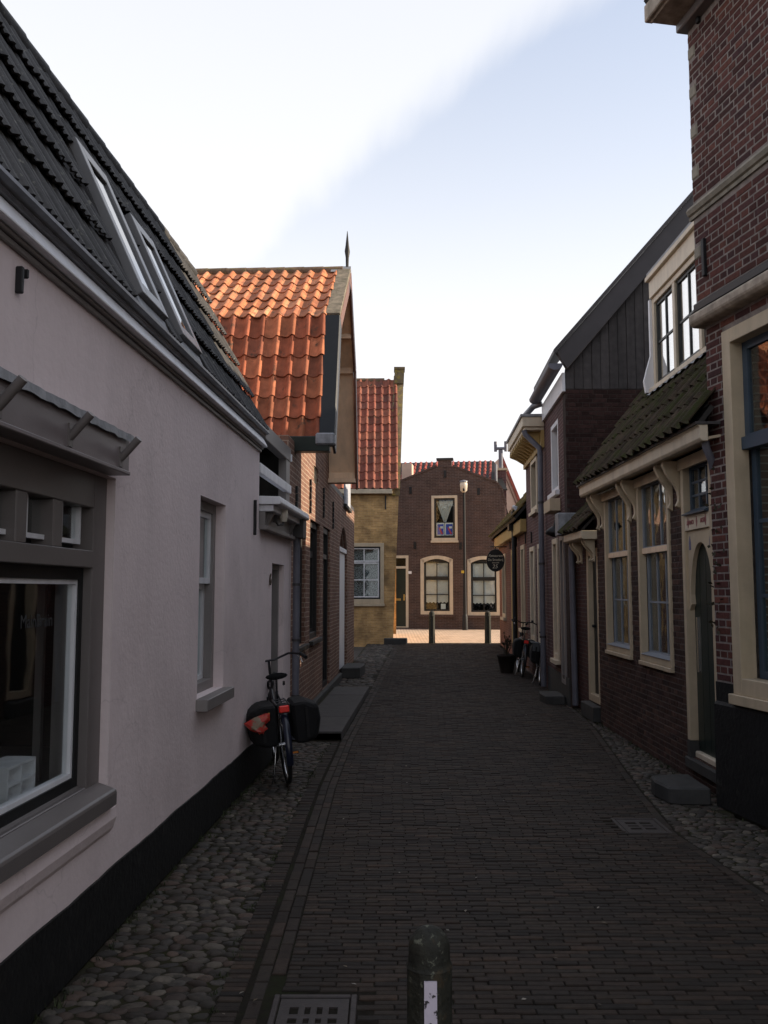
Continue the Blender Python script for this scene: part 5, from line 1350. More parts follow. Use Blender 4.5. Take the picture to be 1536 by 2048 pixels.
# roof
tz = lambda o: 3.12 + (EO - .0 - o) * 1.33
mb = MB(f); mb.slab((7.15, EO, 3.10), (7.32, EO, 3.10), (7.32, .10, tz(.10) - .02), (7.15, .10, tz(.10) - .02), -.04); mb.slab((7.32, EO, 3.10), (11.56, EO, 3.10), (11.56, -2.3, tz(-2.3) - .02), (7.32, -2.3, tz(-2.3) - .02), -.04)
mb.slab((7.3, -2.3, tz(-2.3) - .02), (11.56, -2.3, tz(-2.3) - .02), (11.56, -5.2, 3.0), (7.3, -5.2, 3.0), -.04); r9 = mb.build('roof', M['dkwood'], h9)
U = Vector((0, 1, 0)); a = f.at(0, EO, 3.12); b = f.at(0, -2.3, tz(-2.3)); V = (b - a); LN = V.length
DM = dict(s0=7.3, s1=10.85, o=-.78)            # dormer front, refined from the photograph
n9 = Vector((0, 0, 1)) - V.normalized() * V.normalized().z; n9.normalize()
c1 = hit(1308, 778, a + n9 * .10, n9); c2 = hit(1308, 548, c1, (-1, 0, 0))
DM['s1'] = c1.y; DM['o'] = 2.84 - c1.x; dz0, dz1 = c1.z, c2.z
ncol = 22; wt = (11.54 - 7.14) / ncol; nrow = 13
def dsk(c, r):
    s = 7.14 + (c + .5) * wt; d = (r + .6) * LN / nrow; o_ = EO + V.normalized().x * -d
    return (s < DM['s1'] + .0 and o_ < DM['o'] - .02) or (s < 7.30 and r > 0)
tile_field(r9, M['tileM'], f.at(7.14, EO + .05, 3.10) + n9 * .03, U, V, wt, LN / nrow, ncol, nrow, PAN, skip=dsk, seed=14, k=1.1, jit=.007, rot=.02)
sv = MB(f); d = V.normalized()
for i in range(9):                             # stepped white verge strip
    p = a + d * (LN * i / 13); q = a + d * (LN * (i + 1.02) / 13)
    sv.add([(11.545, 2.84 - p.x, p.z + .01), (11.58, 2.84 - p.x, p.z + .01), (11.58, 2.84 - q.x, q.z + .01), (11.545, 2.84 - q.x, q.z + .01),
            (11.545, 2.84 - p.x, p.z + .085), (11.58, 2.84 - p.x, p.z + .085), (11.58, 2.84 - q.x, q.z + .065), (11.545, 2.84 - q.x, q.z + .065)],
           [(0, 3, 2, 1), (4, 5, 6, 7), (0, 1, 5, 4), (1, 2, 6, 5), (2, 3, 7, 6), (3, 0, 4, 7)])
sv.build('verge_strip', M['white'], h9)
# dormer
o_ = DM['o']; s1 = DM['s1']; s0 = s1 - 2.3
dm = bars(MB(f), s0, s1, dz0, dz1 - .28, .07, o_ - .10, o_, .05); mid = s1 - .07 - .72
dm.box(mid - .04, mid + .04, o_ - .10, o_, dz0 + .05, dz1 - .35); dm.box(mid - .84, mid - .76, o_ - .10, o_, dz0 + .05, dz1 - .35)
dm = dm.build('dormer', M['cream_pale'], h9, bevel=.005)
for (p, q) in ((mid + .04, s1 - .07), (mid - .76, mid - .04), (s0 + .07, mid - .84)):
    sash(f, dm, p, q, dz0 + .05, dz1 - .35, 2, 2, .04, .025, o_ - .07, o_ - .03, M['dksash'], M['glass_dorm'])
    cloth(f, dm, p, q, dz0 + .05, dz1 - .35, o_ - .085, M['whiteblind'], .003, 3, name='blind')
room(f, dm, s0, s1, dz0 + .1, dz1 - .3, o_ - .2, 1.0)
mb = MB(f); mb.box(s0 - .1, s1 + .0, o_ - .02, o_ + .03, dz1 - .278, dz1 - .06); mb.box(s0 - .1, s1 + .03, o_ - .1, o_ + .07, dz1 - .058, dz1 - .0); mb.build('dormer_fascia', M['cream_pale'], dm, bevel=.004)
MB(f).box(s0 - .1, s1 + .02, o_ - 1.9, o_ + .05, dz1 + .002, dz1 + .05).build('dormer_roof', M['lead'], dm)
pts = [(o_ + .03, dz1 - .28), (o_ + .03, dz0 + .42), (o_ + .08, dz0 + .25), (o_ + .12, dz0 + .10), (o_ + .10, dz0 - .05), (o_ - .04, dz0 - .03), (o_ - .04, dz1 - .28)]
MB(f).prism(pts, 's', s1 + .002, s1 + .05).build('dormer_scroll', M['white'], dm, bevel=.004)
MB(f).prism([(o_ - .03, dz0), (o_ - .03, dz1 - .06), (o_ - 1.5, dz1 - .06)], 's', s1 - .05, s1 - .0).build('dormer_cheek', M['plank'], dm)
MB(f).box(s0, s1 + .03, o_ - .02, o_ + .06, dz0 - .05, dz0 - .002).build('dormer_sill', M['cream_pale'], dm)
mb = MB(f); n = 40
hi_ = [(s0 + (s1 - s0) * i / n, o_ + .02, dz0 - .03) for i in range(n + 1)]
lo_ = [(s0 + (s1 - s0) * i / n, o_ + .13, dz0 - .115 + .012 * math.sin(i * 1.7)) for i in range(n + 1)]
mb.add(hi_ + lo_, [(i, i + 1, n + 2 + i, n + 1 + i) for i in range(n)]); mb.build('lead_apron', M['lead'], dm, recalc=False)

# low lean-to with its own eave and door beside it
lt = thing('lean_to', 'small brick lean-to with cream bracketed eave and black door between taller houses', 'lean-to', f.at(12.4, -.06, 0))
DL = (11.80, 12.48, .22, 2.32)
OFF = -.07
wall_part(f, lt, M['bw_H9'], 11.67, 13.29, 0, 2.45, [DL], o1=OFF, depth=.2)
dr = bars(MB(f), *DL, .10, OFF - .1, OFF + .03).build('door', M['cream'], lt, bevel=.004)
MB(f).box(DL[0] + .1, DL[1] - .1, OFF - .08, OFF - .04, DL[2], DL[3] - .1).build('door_leaf', M['black'], dr)
mb = MB(f); mb.lathe([(.02, -.02), (.03, 0), (.02, .02)], (DL[1] - .17, OFF - .02, 1.25), 8); mb.build('door_knob', M['iron'], dr)
MB(f).box(DL[0] - .03, DL[1] + .03, OFF, OFF + .14, 0, DL[2] - .02).build('door_step', M['stone'], dr, bevel=.01)
mb = MB(f); mb.prism([(OFF, 2.43), (.17, 2.43), (.20, 2.45), (.20, 2.545), (-.06, 2.545)], 's', 11.70, 12.86); mb.build('fascia', M['cream_pale'], lt, bevel=.004)
for s in (11.80, 11.95, 12.55, 12.75): bracket(f, lt, s, .14, 2.12, 2.428, M['cream'], .05)
mb = MB(f); mb.slab((11.69, .17, 2.55), (13.0, .17, 2.55), (13.27, -2.1, 4.9), (11.69, -2.1, 4.9), -.03); mb.box(11.7, 13.28, -3.2, -2.1, 0, 4.85); rl = mb.build('roof', M['dkwood'], lt)  # upper slope and back block are unseen, raised to trim the sun patch opposite
a = f.at(0, .17, 2.56); b = f.at(0, -.9, 3.67); V = b - a; N_ = U.cross(V.normalized()); N_ = N_ if N_.z > 0 else -N_
tile_field(rl, M['tileM'], f.at(11.69, .21, 2.53) + N_ * .03, U, V, .215, V.length / 5, 6, 5, PAN, seed=17, k=1.1, jit=.008, rot=.02)
mb = MB(f); mb.box(13.02, 13.28, -.3, .24, 2.56, 2.9); mb.build('lead_flashing', M['lead'], lt, bevel=.01)
mb = MB(f); mb.tube([(13.17, .02, 2.42), (13.17, .0, .05)], .045, 10); mb.build('downpipe', M['pipe'], lt)

# ---------------------------------------------------------------- right side: tall near house
f = FR10
h10 = thing('tall_brick_house', 'tall red brick house with pale joints, stone bands and cream window at right edge', 'house', f.at(5, 0, 0))
SC = 7.417
LO = -.075
s_w, _ = f.px(1458, 1000, LO); WN = (s_w - 1.15, s_w, .93, 3.86)
S0 = 5.3
wlo = wall_part(f, h10, M['mortarA'], S0, SC, 1.0, 4.0, [WN], o1=LO - .003, depth=.25, name='lower_wall')
wall_part(f, h10, M['bw_near'], 0, S0 - .002, 1.0, 4.0, [], o1=LO, depth=.25, name='wall')
wall_part(f, h10, M['bw_near'], 0, S0 - .002, 4.0, 6.66, [], o1=0, depth=.3, name='wall')
wup = wall_part(f, h10, M['mortarA'], S0, SC, 4.19, 6.66, [], o1=-.003, depth=.3, name='upper_wall')
MB(f).prism([(LO - .2, 0), (LO + .03, 0), (LO + .025, .82), (LO + .004, .845), (LO + .004, 1.0), (LO - .2, 1.0)], 's', 0, SC + .01).build('plinth', M['plinth'], h10)
bricks(f, wlo, M['brickA'], S0, SC, 1.0, 3.99, [WN], o=LO, L=.20, h=.050, g=.013, limit=200, seed=51)
QU = [(SC - .11, SC + .002, z - .055, z + .055) for z in (6.42, 6.06, 5.70, 5.33, 4.62)]
bricks(f, wup, M['brickA'], S0, SC, 4.19, 6.63, QU + [(S0, SC, 4.92, 5.06)], o=0, L=.20, h=.050, g=.013, limit=300, seed=52)
for q in QU: MB(f).box(q[0], q[1], -.03, .008, q[2], q[3]).build('quoin', M['stone_lt'], h10, bevel=.012)
MB(f).box(0, SC + .03, -.1, .015, 4.11, 4.19).build('tarred_band', M['black'], h10, bevel=.012)
mb = MB(f); mb.prism([(-.15, 3.985), (.015, 3.985), (.05, 4.02), (.05, 4.085), (.02, 4.108), (-.15, 4.108)], 's', 0, SC + .05); mb.build('stone_ledge', M['ledge'], h10, bevel=.01)
mb = MB(f); mb.prism([(-.01, 4.93), (.015, 4.93), (.02, 4.955), (.01, 4.965), (.03, 4.975), (.045, 5.01), (.03, 5.04), (-.01, 5.055)], 's', 0, SC + .04); mb.build('string_course', M['stone_lt'], h10)
for (u, v, h, o) in ((1411, 515, 74, .0), (1398, 8, 80, .0)): anchor(f, h10, u, v, h, .04, o)
w = window(f, h10, *WN, .115, LO - .12, LO + .02, M['cream'], [], None, None, depth=1.0, sill=None, wb=.13)
zc = 2.93
sash(f, w, WN[0] + .115, WN[1] - .115, zc, WN[3] - .115, 2, 1, .065, .03, LO - .13, LO - .09, M['bluesash'], M['glass_old'])
sash(f, w, WN[0] + .115, WN[1] - .115, WN[2] + .13, zc + .01, 2, 3, .055, .03, LO - .18, LO - .14, M['bluesash'], M['glass'])
MB(f).box(WN[0] + .115, WN[1] - .115, LO - .135, LO - .055, zc - .06, zc + .04).build('meeting_rail', M['bluesash'], w)
MB(f).box(WN[0] - .05, WN[1] + .03, LO - .1, LO + .05, WN[2] - .08, WN[2] + .0).build('sill', M['cream'], w, bevel=.005)
cloth(f, w, WN[0] + .13, WN[1] - .13, WN[2] + .14, 1.70, LO - .24, M['curtain_y'], .015, 6)
# eave
mb = MB(f); mb.box(0, SC + .06, -.2, .32, 6.725, 6.86); mb.box(0, SC + .09, .28, .36, 6.74, 6.90); mb.build('gutter', M['ledge'], h10, bevel=.01)
mb = MB(f); mb.box(0, SC + .04, -.1, .09, 6.64, 6.723); mb.build('eave_moulding', M['taupe'], h10, bevel=.01)
mb = MB(f); mb.slab((0, .34, 6.88), (SC + .06, .34, 6.88), (SC - .45, -2.5, 9.0), (0, -2.5, 9.0), -.06); mb.slab((0, -2.5, 9.0), (SC - .45, -2.5, 9.0), (SC - .95, -5.5, 6.7), (0, -5.5, 6.7), -.06); mb.build('roof', M['tileD'], h10)
mb = MB(f); mb.prism([(-.35, 0), (-.35, 6.55), (-2.5, 8.8), (-5.2, 6.5), (-5.2, 0)], 's', SC - .24, SC - .03); mb.v = [(v[0] + (v[1] + .3) * .18, v[1], v[2]) for v in mb.v]; mb.build('end_wall', M['bw_near'], h10)
mb = MB(f); mb.box(0, SC - 1, -5.4, -5.2, 0, 6.7); mb.build('rear_wall', M['bw_near'], h10)

# ---------------------------------------------------------------- bicycles
def bicycle(label, loc, yaw, lean, steer=0.0, enamel='bikeblk', bags=('canvas', 'canvas'), bag_w=.15, guard=None, group=None, blue=False):
    b = thing('bicycle', label, 'bicycle', loc, group, rot=(lean, 0, yaw))
    E = M[enamel]; R_ = .335
    def wheel(cx, nm):
        circ = [(cx + R_ * math.cos(2 * math.pi * i / 36), 0, .355 + R_ * math.sin(2 * math.pi * i / 36)) for i in range(36)]
        w = MB().tube(circ, .020, 8, closed=True).build(nm, M['rubber'], b)
        MB().tube([(cx + (p[0] - cx) * .925, 0, .355 + (p[2] - .355) * .925) for p in circ], .014, 6, closed=True).build('rim', M['chrome'], w)
        sp = MB()
        for i in range(18):
            a = 2 * math.pi * i / 18 + .1 * (i % 2)
            sp.tube([(cx, .025 * (1 if i % 2 else -1), .355), (cx + .31 * math.cos(a), 0, .355 + .31 * math.sin(a))], .0016, 4)
        sp.build('spokes', M['chrome'], w)
        MB().tube([(cx, -.05, .355), (cx, .05, .355)], .022, 10).build('hub', M['chrome'], w)
        return w
    wheel(0, 'rear_wheel'); wheel(1.08, 'front_wheel')
    fr = MB()
    bb, st, hd0, hd1 = (.46, 0, .30), (.30, 0, .80), (.87, 0, .66), (.82, 0, .86)
    fr.tube([bb, st], .016); fr.tube([hd0, hd1], .019); fr.tube([bb, (.66, 0, .42), hd0], .017); fr.tube([(.40, 0, .50), (.60, 0, .58), (.845, 0, .77)], .014)
    for s in (-1, 1):
        fr.tube([(0, s * .06, .355), (.25, s * .045, .32), bb], .010); fr.tube([(0, s * .06, .355), (.20, s * .04, .66), st], .008)
        fr.tube([(1.08, s * .055, .355), (.98, s * .05, .50), (.89, s * .045, .68)], .011)
    fr.build('frame', E, b)
    for cx, a0, a1, nm in ((0, 20, 200, 'rear_mudguard'), (1.08, 5, 175, 'front_mudguard')):
        g = MB(); n = 20; vs = []
        for i in range(n + 1):
            a = math.radians(a0 + (a1 - a0) * i / n)
            for k in range(5):
                t = (k - 2) / 2; r = .375 - .012 * t * t
                vs.append((cx + r * math.cos(a), .030 * t, .355 + r * math.sin(a)))
        g.add(vs, [(i * 5 + k, i * 5 + k + 1, i * 5 + k + 6, i * 5 + k + 5) for i in range(n) for k in range(4)], True)
        g = g.build(nm, M['bikeblue'] if (blue and cx == 0) else E, b, recalc=False)
    sd = MB(); n = 12
    prof = [(-.14, .095), (-.11, .105), (-.05, .09), (.02, .05), (.08, .028), (.13, .018)]
    vs = []
    for (x, w) in prof:
        for k in range(n):
            a = 2 * math.pi * k / n; vs.append((.27 + x, w * math.cos(a), .945 + .032 * math.sin(a) * (1 if math.sin(a) > 0 else .9) + (.01 if x < -.1 else 0)))
    m = len(prof); sd.add(vs, [(i * n + k, i * n + (k + 1) % n, (i + 1) * n + (k + 1) % n, (i + 1) * n + k) for i in range(m - 1) for k in range(n)] + [tuple(range(n))[::-1], tuple(range((m - 1) * n, m * n))], True)
    sd = sd.build('saddle', M['canvas'], b)
    mb = MB()
    for s in (-1, 1): mb.tube([(.15, s * .06, .905), (.15, s * .06, .875), (.19, s * .06, .87)], .012, 6)
    mb.build('saddle_spring', M['chrome'], sd)
    MB().tube([st, (.27, 0, .92)], .013).build('seat_post', M['chrome'], b)
    c, s_ = math.cos(steer), math.sin(steer)
    def hb(x, y, z): return (.80 + (x - .80) * c - y * s_, (x - .80) * s_ + y * c, z)
    h = MB(); h.tube([hb(.55, .29, 1.06), hb(.66, .28, 1.09), hb(.76, .20, 1.10), hb(.81, .06, 1.05), hb(.81, -.06, 1.05), hb(.76, -.20, 1.10), hb(.66, -.28, 1.09), hb(.55, -.29, 1.06)], .011)
    h.tube([(.82, 0, .86), (.805, 0, 1.05)], .013); h = h.build('handlebar', E, b)
    for s in (-1, 1):
        MB().tube([hb(.52, s * .29, 1.055), hb(.65, s * .283, 1.09)], .018, 8).build('grip', M['rubber'], h)
        MB().tube([hb(.53, s * .25, 1.01), hb(.60, s * .26, 1.05), hb(.68, s * .26, 1.08)], .006, 6).build('brake_lever', M['chrome'], h)
    MB().tube([hb(.70, .2, 1.10), hb(.71, .2, 1.14)], .025, 10).build('bell', M['iron'], h)
    MB().lathe([(.02, -.05), (.045, 0), (.045, .03), (.02, .04)], (.93, 0, .80), 10).build('headlamp', M['iron'], b)
    ca = MB()
    for s in (-1, 1):
        ca.tube([(.22, s * .055, .735), (-.22, s * .055, .735)], .007, 6); ca.tube([(.0, s * .065, .355), (-.06, s * .055, .735)], .006, 6)
    for x in (.2, .05, -.1, -.22): ca.tube([(x, -.055, .735), (x, .055, .735)], .006, 6)
    ca.build('carrier', E, b)
    MB().box(.12, .66, -.055, -.03, .25, .43).build('chain_guard', E, b, bevel=.04)
    cr = MB(); cr.tube([(.46, -.09, .30), (.46, .09, .30)], .014); cr.tube([(.46, -.085, .30), (.46 + .10, -.09, .30 - .13)], .010); cr.tube([(.46, .085, .30), (.46 - .10, .09, .30 + .13)], .010); cr = cr.build('crank', M['chrome'], b)
    for (x, y, z) in ((.56, -.135, .17), (.36, .135, .43)):
        pd = MB().box(x - .045, x + .045, y - .045, y + .045, z - .012, z + .012).build('pedal', M['rubber'], b)
        MB().box(x - .050, x - .046, y - .04, y + .04, z - .008, z + .008).build('pedal_reflector', M['orangelens'], pd)
    MB().tube([(.10, .07, .33), (.02, .12, .06), (.05, .14, .012)], .008).build('kickstand', M['chrome'], b)
    lt_ = MB().box(-.262, -.235, -.045, .045, .675, .735).build('rear_light', M['redlens'], b, bevel=.008)
    MB().box(-.240, -.222, -.055, .055, .665, .745).build('light_case', M['iron'], lt_)
    for s, mt in zip((-1, 1), bags):
        if not mt: continue
        g = MB(); n = 10; vs = []
        secs = [(-.27, .80), (-.22, 1.0), (0, 1.06), (.14, .98), (.20, .75)]
        for (x, k) in secs:
            for (yy, zz_) in ((.075, .745), (.075 + bag_w * .55 * k, .75), (.075 + bag_w * k, .70), (.075 + bag_w * 1.05 * k, .58), (.075 + bag_w * .9 * k, .42), (.085 + bag_w * .4 * k, .385), (.075, .40)):
                vs.append((x, s * yy, zz_))
        q = 7; g.add(vs, [(i * q + k, i * q + (k + 1) % q, (i + 1) * q + (k + 1) % q, (i + 1) * q + k) for i in range(4) for k in range(q)] + [tuple(range(q))[::-1], tuple(range(4 * q, 5 * q))])
        pn = g.build('pannier', M['canvas'], b, bevel=.02)
        if mt != 'canvas':
            MB().prism([(-.262, s * .08), (.19, s * .08), (.19, s * (.09 + bag_w)), (-.262, s * (.09 + bag_w))], 'z', .752, .775).build('pannier_flap', M[mt], pn, bevel=.01)
            MB().prism([(-.285, s * .09), (-.278, s * .09), (-.278, s * (.06 + bag_w)), (-.285, s * (.06 + bag_w))], 'z', .62, .75).build('pannier_flap', M[mt], pn, bevel=.003)
        st_ = MB(); st_.box(-.29, -.283, s * (.075 + bag_w * .5) - .012, s * (.075 + bag_w * .5) + .012, .44, .70); st_.build('strap', M['rubber'], pn)
    return b
bk = bicycle('black bicycle with wide black panniers leaning by the white wall, seen from behind', (-.868, 8.12, .0), math.radians(103), math.radians(-6), steer=math.radians(14), bag_w=.235, blue=True)
bicycle('bicycle with black panniers standing further from the camera of the right-hand pair', (2.74, 17.6, .03), math.radians(86), math.radians(6), steer=.2, group='bicycles parked on the right', bag_w=.16)
bicycle('bicycle with grey-topped panniers nearer the camera of the right-hand pair', (2.88, 16.4, .0), math.radians(84), math.radians(7), steer=-.15, group='bicycles parked on the right', bags=('canvas_g', 'canvas_g'), bag_w=.16)

# plastic carrier bag stuffed into the left pannier
rn = random.Random(5)
c = hit(516, 1450, (0, 7.76, 0), (0, 1, 0))
mb = MB(); n = 12; vs = []
for (r, dz, dx) in ((.03, .09, .07), (.07, .05, .03), (.095, .0, -.02), (.075, -.045, .0), (.02, -.07, .03)):
    for k in range(n):
        a = 2 * math.pi * k / n; q = rn.uniform(.8, 1.2)
        vs.append((c.x + dx + r * q * math.cos(a), c.y + .6 * r * q * math.sin(a), c.z + dz + rn.uniform(-.015, .015)))
mb.add(vs, [(i * n + k, i * n + (k + 1) % n, (i + 1) * n + (k + 1) % n, (i + 1) * n + k) for i in range(4) for k in range(n)] + [tuple(range(n))[::-1], tuple(range(4 * n, 5 * n))])
top(mb, 'plastic_bag', M['bag'], (c.x, c.y, c.z - .08), 'crumpled red and yellow printed plastic bag in bicycle pannier by white wall', 'bag')

# ---------------------------------------------------------------- bollards
def bollard(label, x, y, r, h, plate=None, group='bollards in the street'):
    z = gz(y); b = thing('bollard', label, 'bollard', (x, y, z), group)
    mb = MB(); rs = r * .88
    mb.lathe([(r * 1.04, -.02), (r, h * .1), (r * .98, h - r * 1.55)], (x, y, z), 8, smooth=False); mb.build('post', M['bollard'], b, bevel=.006)
    prof = [(r * .97, h - r * 1.54), (r * .90, h - r * 1.44), (rs * .98, h - r * 1.3)] + [(rs * math.cos(t), h - rs * 1.05 + rs * 1.05 * math.sin(t)) for t in [math.pi / 2 * i / 7 for i in range(1, 8)]]
    prof[-1] = (.002, h)
    MB().lathe(prof, (x, y, z), 16).build('dome', M['bollard'], b)
    if plate:
        w, z0, z1 = plate; a = r * .945
        mb = MB(); mb.box(x - w / 2, x + w / 2, y - a - .004, y - a + .01, z + z0, z + z1); mb.build('reflector', M['reflect'], b)
    return b
bollard('dark round-topped bollard with flaking white reflector at the bottom of the picture', .145, 2.92, .078, .675, (.040, .39, .535))
for u, lab in ((863, 'dark domed bollard at the street end in front of the left arched window'), (974, 'dark domed bollard at the street end in front of the right arched window')):
    bollard(lab, (u - 768) / FPX * 26.4, 26.4, .10, .97)

# ---------------------------------------------------------------- street lamp, hanging sign, small things
lx, ly = (929 - 768) / FPX * 32.9, 32.9
sl_ = thing('street_lamp', 'tall thin dark street lamp in front of the end house', 'street lamp', (lx, ly, gz(ly)))
zt = EYE + (1180 - 985) / FPX * ly
mb = MB(); mb.tube([(lx, ly, gz(ly)), (lx, ly, 1.6), (lx, ly, zt)], [.085, .06, .045], 10); mb.lathe([(.11, 0), (.10, .5), (.07, .6)], (lx, ly, gz(ly)), 10); mb.build('pole', M['iron'], sl_)
mb = MB(); mb.tube([(lx, ly, zt - .02), (lx - .02, ly - .12, zt + .05), (lx - .05, ly - .35, zt + .10)], .035, 8); mb.build('arm', M['iron'], sl_)
mb = MB(); mb.lathe([(.06, -.02), (.13, .05), (.15, .28), (.13, .36), (.03, .40)], (lx - .02, ly - .1, zt + .02), 12); mb.build('lantern', M['lampglass'], sl_)
mb = MB(); mb.lathe([(.16, 0), (.15, .05), (.03, .08)], (lx - .02, ly - .1, zt + .39), 12); mb.build('lantern_cap', M['zinc'], sl_)
mb = MB(); s, z = lx - .08, EYE + (1180 - 1144) / FPX * ly; mb.box(s - .05, s + .05, ly - .07, ly - .05, z - .05, z + .05); mb.build('number_plate', M['yellow_plate'], sl_)

FSN = Fr(3.07, 23.6, 1, 0.0, 1)
cx, cz = FSN.px(991, 1121); cx0 = 3.07 + cx
sg = thing('hanging_sign', 'black oval hanging sign with cream lettering on a wall bracket', 'sign', (cx0, 23.6, cz - .30))
prof = [(cx + .245 * math.cos(2 * math.pi * i / 40), cz + .300 * math.sin(2 * math.pi * i / 40)) for i in range(40)]
MB(FSN).prism(prof, 'o', -.02, .02).build('sign_board', M['black'], sg, bevel=.004)
lettering('Restaurant', .095, FSN, cx, .022, cz + .10, M['gold'], sg, shear=.35, sx=.92)
lettering('De Smederij', .092, FSN, cx, .022, cz - .01, M['gold'], sg, sx=.90)
lettering('eetcafé', .052, FSN, cx, .022, cz - .075, M['gold'], sg, sx=1.3)
lettering('25', .15, FSN, cx - .02, .022, cz - .21, M['gold'], sg, shear=.2)
mb = MB(FSN); mb.tube([(cx, 0, cz + .30), (cx, 0, cz + .37)], .012, 6); mb.tube([(cx - .15, 0, cz + .37), (.34, 0, cz + .37)], .014, 6); mb.build('sign_bracket', M['iron'], sg)

def stone_step(label, fr, s0, s1, o0, o1, h, mt='stone', zb=0.0):
    mb = MB(fr); mb.prism([(s0, o0), ((s0 + s1) / 2, o0 - .01), (s1, o0 + .01), (s1 - .015, (o0 + o1) / 2), (s1 - .05, o1), ((s0 + s1) / 2 + .05, o1 + .012), (s0 + .06, o1 - .03), (s0 + .02, o1 - .10)], 'z', zb - .01, zb + h)
    mb.v = [(v[0] + .03 * (v[2] < zb) * (v[0] - (s0 + s1) / 2), v[1], v[2] + (.012 * math.sin(v[0] * 9) if v[2] > zb else 0)) for v in mb.v]
    return top(mb, 'stone_step', M[mt], fr.at((s0 + s1) / 2, (o0 + o1) / 2, zb), label, 'step', 'stone doorsteps', bevel=.015)
stone_step('thick grey stone step below the arched door of the bracketed house', FR9, 7.34, 7.84, .16, .52, .135)
stone_step('dark stone step in front of the white barn door', FL2, 17.4, 18.7, .02, .42, .20, zb=.03)
stone_step('small low stone step near the two parked bicycles', FR8, 13.6, 14.3, .04, .36, .13)

# drain gratings
def grating(label, g, nx, ny):
    x0, x1, y0, y1 = g
    t = thing('drain_grating', label, 'drain', ((x0 + x1) / 2, y0, 0), 'street drains')
    fr = MB(); w = .028
    fr.box(x0, x0 + w, y0, y1, -.05, .003); fr.box(x1 - w, x1, y0, y1, -.05, .003); fr.box(x0 + w, x1 - w, y0, y0 + w, -.05, .003); fr.box(x0 + w, x1 - w, y1 - w, y1, -.05, .003)
    fr.build('rim', M['grate'], t, bevel=.004)
    a0, a1, b0, b1 = x0 + w + .006, x1 - w - .006, y0 + w + .006, y1 - w - .006
    mx, my = .045, .075; hx = (a1 - a0 - 2 * mx) / nx; hy = (b1 - b0 - 2 * my) / ny
    gr = MB(); gr.box(a0, a0 + mx, b0, b1, -.03, -.002); gr.box(a1 - mx, a1, b0, b1, -.03, -.002)
    gr.box(a0 + mx, a1 - mx, b0, b0 + my, -.03, -.0021); gr.box(a0 + mx, a1 - mx, b1 - my, b1, -.03, -.0021)
    for i in range(1, nx): gr.box(a0 + mx + hx * i - .013, a0 + mx + hx * i + .013, b0 + my, b1 - my, -.03, -.0025)
    for j in range(1, ny): gr.box(a0 + mx, a1 - mx, b0 + my + hy * j - .018, b0 + my + hy * j + .018, -.03, -.003)
    gr.build('grate', M['grate'], t)
    MB().add([(x0, y0, -.045), (x1, y0, -.045), (x1, y1, -.045), (x0, y1, -.045)], [(0, 1, 2, 3)]).build('pit', M['plinth'], t)
grating('square cast iron drain grating set in the bricks beside the near bollard', GRATES[0], 4, 4)
grating('cast iron drain grating in the brick street near the stone step', GRATES[1], 2, 3)

# plant pot with bare shrub by the right-hand houses
pxx, pyy = 2.55, 18.4; z = gz(pyy)
pt = thing('potted_shrub', 'dark flower pot with a straggly bare shrub beside the parked bicycles', 'plant', (pxx, pyy, z))
MB().lathe([(.13, 0), (.19, .33), (.205, .33), (.205, .38), (.18, .38), (.17, .34)], (pxx, pyy, z), 16).build('pot', M['terra'], pt)
mb = MB(); lf = MB(); rn = random.Random(3)
for i in range(16):
    a = rn.uniform(0, 6.28); r = rn.uniform(.05, .26); hgt = rn.uniform(.2, .55)
    p0 = Vector((pxx, pyy, z + .33)); p2 = p0 + Vector((r * math.cos(a), r * math.sin(a), hgt)); p1 = p0.lerp(p2, .5) + Vector((0, 0, .08))
    mb.tube([p0, p1, p2], [.007, .005, .002], 5)
    for k in range(9):
        q = p1.lerp(p2, rn.random()); d = Vector((rn.uniform(-1, 1), rn.uniform(-1, 1), rn.uniform(-.4, 1))).normalized() * .05; e = d.cross(Vector((rn.random(), rn.random(), rn.random()))).normalized() * .016
        lf.add([q, q + d * .5 + e, q + d, q + d * .5 - e], [(0, 1, 2, 3)])
mb.build('branches', M['twig'], pt); o = lf.build('foliage', M['leaf'], pt, recalc=False)

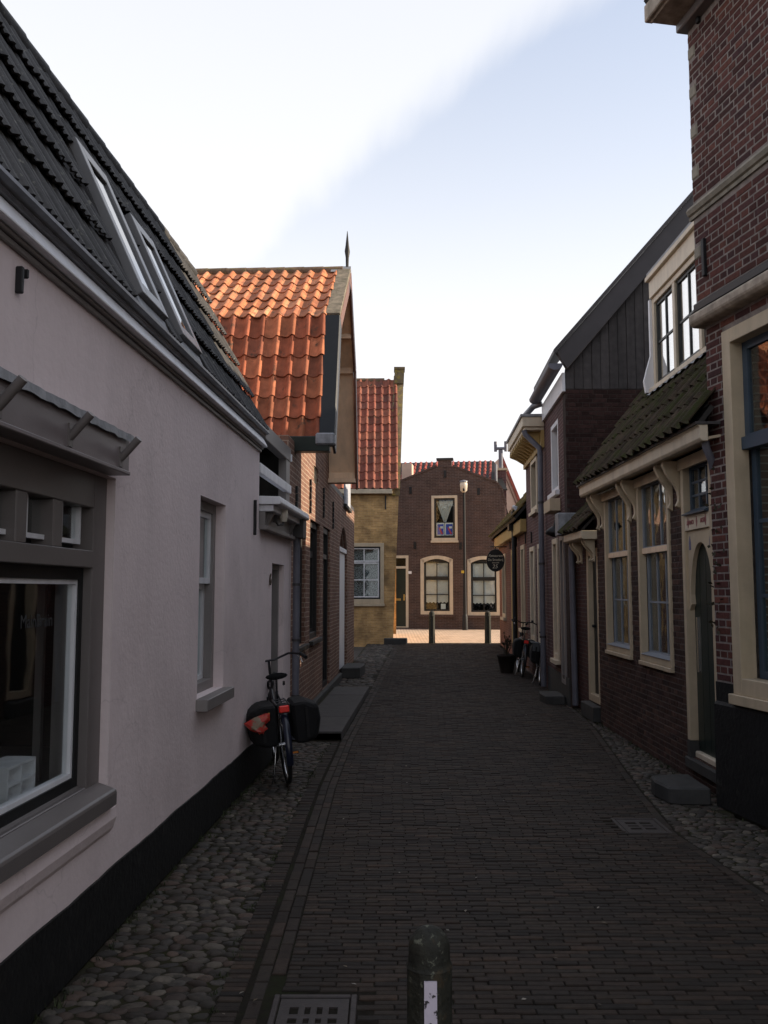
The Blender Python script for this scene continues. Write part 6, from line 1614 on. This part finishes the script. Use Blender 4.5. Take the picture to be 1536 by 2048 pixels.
# dry climber by the downpipe and bits of litter on the street
mb = MB(); lf = MB(); rn = random.Random(9)
for i in range(7):
    s = 7.28 + rn.uniform(-.06, .05); pth = []; z = .02
    while z < rn.uniform(2.6, 3.2):
        pth.append(FR9.at(s + .03 * math.sin(z * 7 + i), .04 + .02 * rn.random(), z)); z += .16
    mb.tube(pth, .008, 5)
    for k in range(16):
        q = Vector(rn.choice(pth[len(pth) // 2:])) + Vector((rn.uniform(-.05, .02), rn.uniform(-.09, .09), rn.uniform(-.05, .05)))
        d = Vector((rn.uniform(-1, 1), rn.uniform(-1, 1), rn.uniform(-1, .3))).normalized() * .045; e = d.cross(Vector((rn.random(), rn.random(), rn.random()))).normalized() * .016
        lf.add([q, q + d * .5 + e, q + d, q + d * .5 - e], [(0, 1, 2, 3)])
cl = thing('climbing_plant', 'bare dark climber growing up between the arched door and the tall brick house', 'plant', FR9.at(7.28, .05, 0))
mb.build('stems', M['twig'], cl); lf.build('foliage', M['leaf'], cl, recalc=False)

# weeds in the joints and dry bits lying on the street
rn = random.Random(15); mb = MB()
def tuft(x, y, z, h):
    for k in range(rn.randrange(4, 9)):
        a = rn.uniform(0, 6.28); l = h * rn.uniform(.5, 1.2); w = .003
        b0 = Vector((x + rn.uniform(-.012, .012), y + rn.uniform(-.012, .012), z)); t = b0 + Vector((math.cos(a) * l * .6, math.sin(a) * l * .6, l))
        s_ = Vector((-math.sin(a), math.cos(a), 0)) * w
        mb.add([b0 - s_, b0 + s_, t], [(0, 1, 2)])
for i in range(150):
    y = rn.uniform(3.2, 10.2); tuft(W1(y) + .02 + abs(rn.gauss(0, .05)), y, -.005, rn.uniform(.015, .05))
for i in range(120):
    y = rn.uniform(3.2, 10.2); tuft(Lx(y) - .27 + rn.gauss(0, .02), y, -.005, rn.uniform(.01, .03))
for i in range(130):
    y = rn.uniform(5, 13); tuft(WR(y) - .04 - abs(rn.gauss(0, .06)), y, -.005, rn.uniform(.015, .06))
o = mb.build('weeds', M['weed'], recalc=False); o['kind'] = 'stuff'; o['label'] = 'small weeds growing in the joints along the house walls'; o['category'] = 'weeds'
mb = MB()
for i in range(130):
    y = 3.2 + 12 * rn.random() ** 1.6; x = rn.uniform(Lx(y) - .6, Rx(y) + .3); q = rn.uniform(.006, .016); a = rn.uniform(0, 6.28)
    c_, s_ = math.cos(a) * q, math.sin(a) * q; z = gz(y) + .007
    mb.add([(x + c_, y + s_, z), (x - s_ * .5, y + c_ * .5, z + .004), (x - c_, y - s_, z + .002), (x + s_ * .5, y - c_ * .5, z + .001)], [(0, 1, 2, 3)])
o = mb.build('street_litter', M['litter'], recalc=False); o['kind'] = 'stuff'; o['label'] = 'scattered dry leaf bits lying on the brick street'; o['category'] = 'litter'
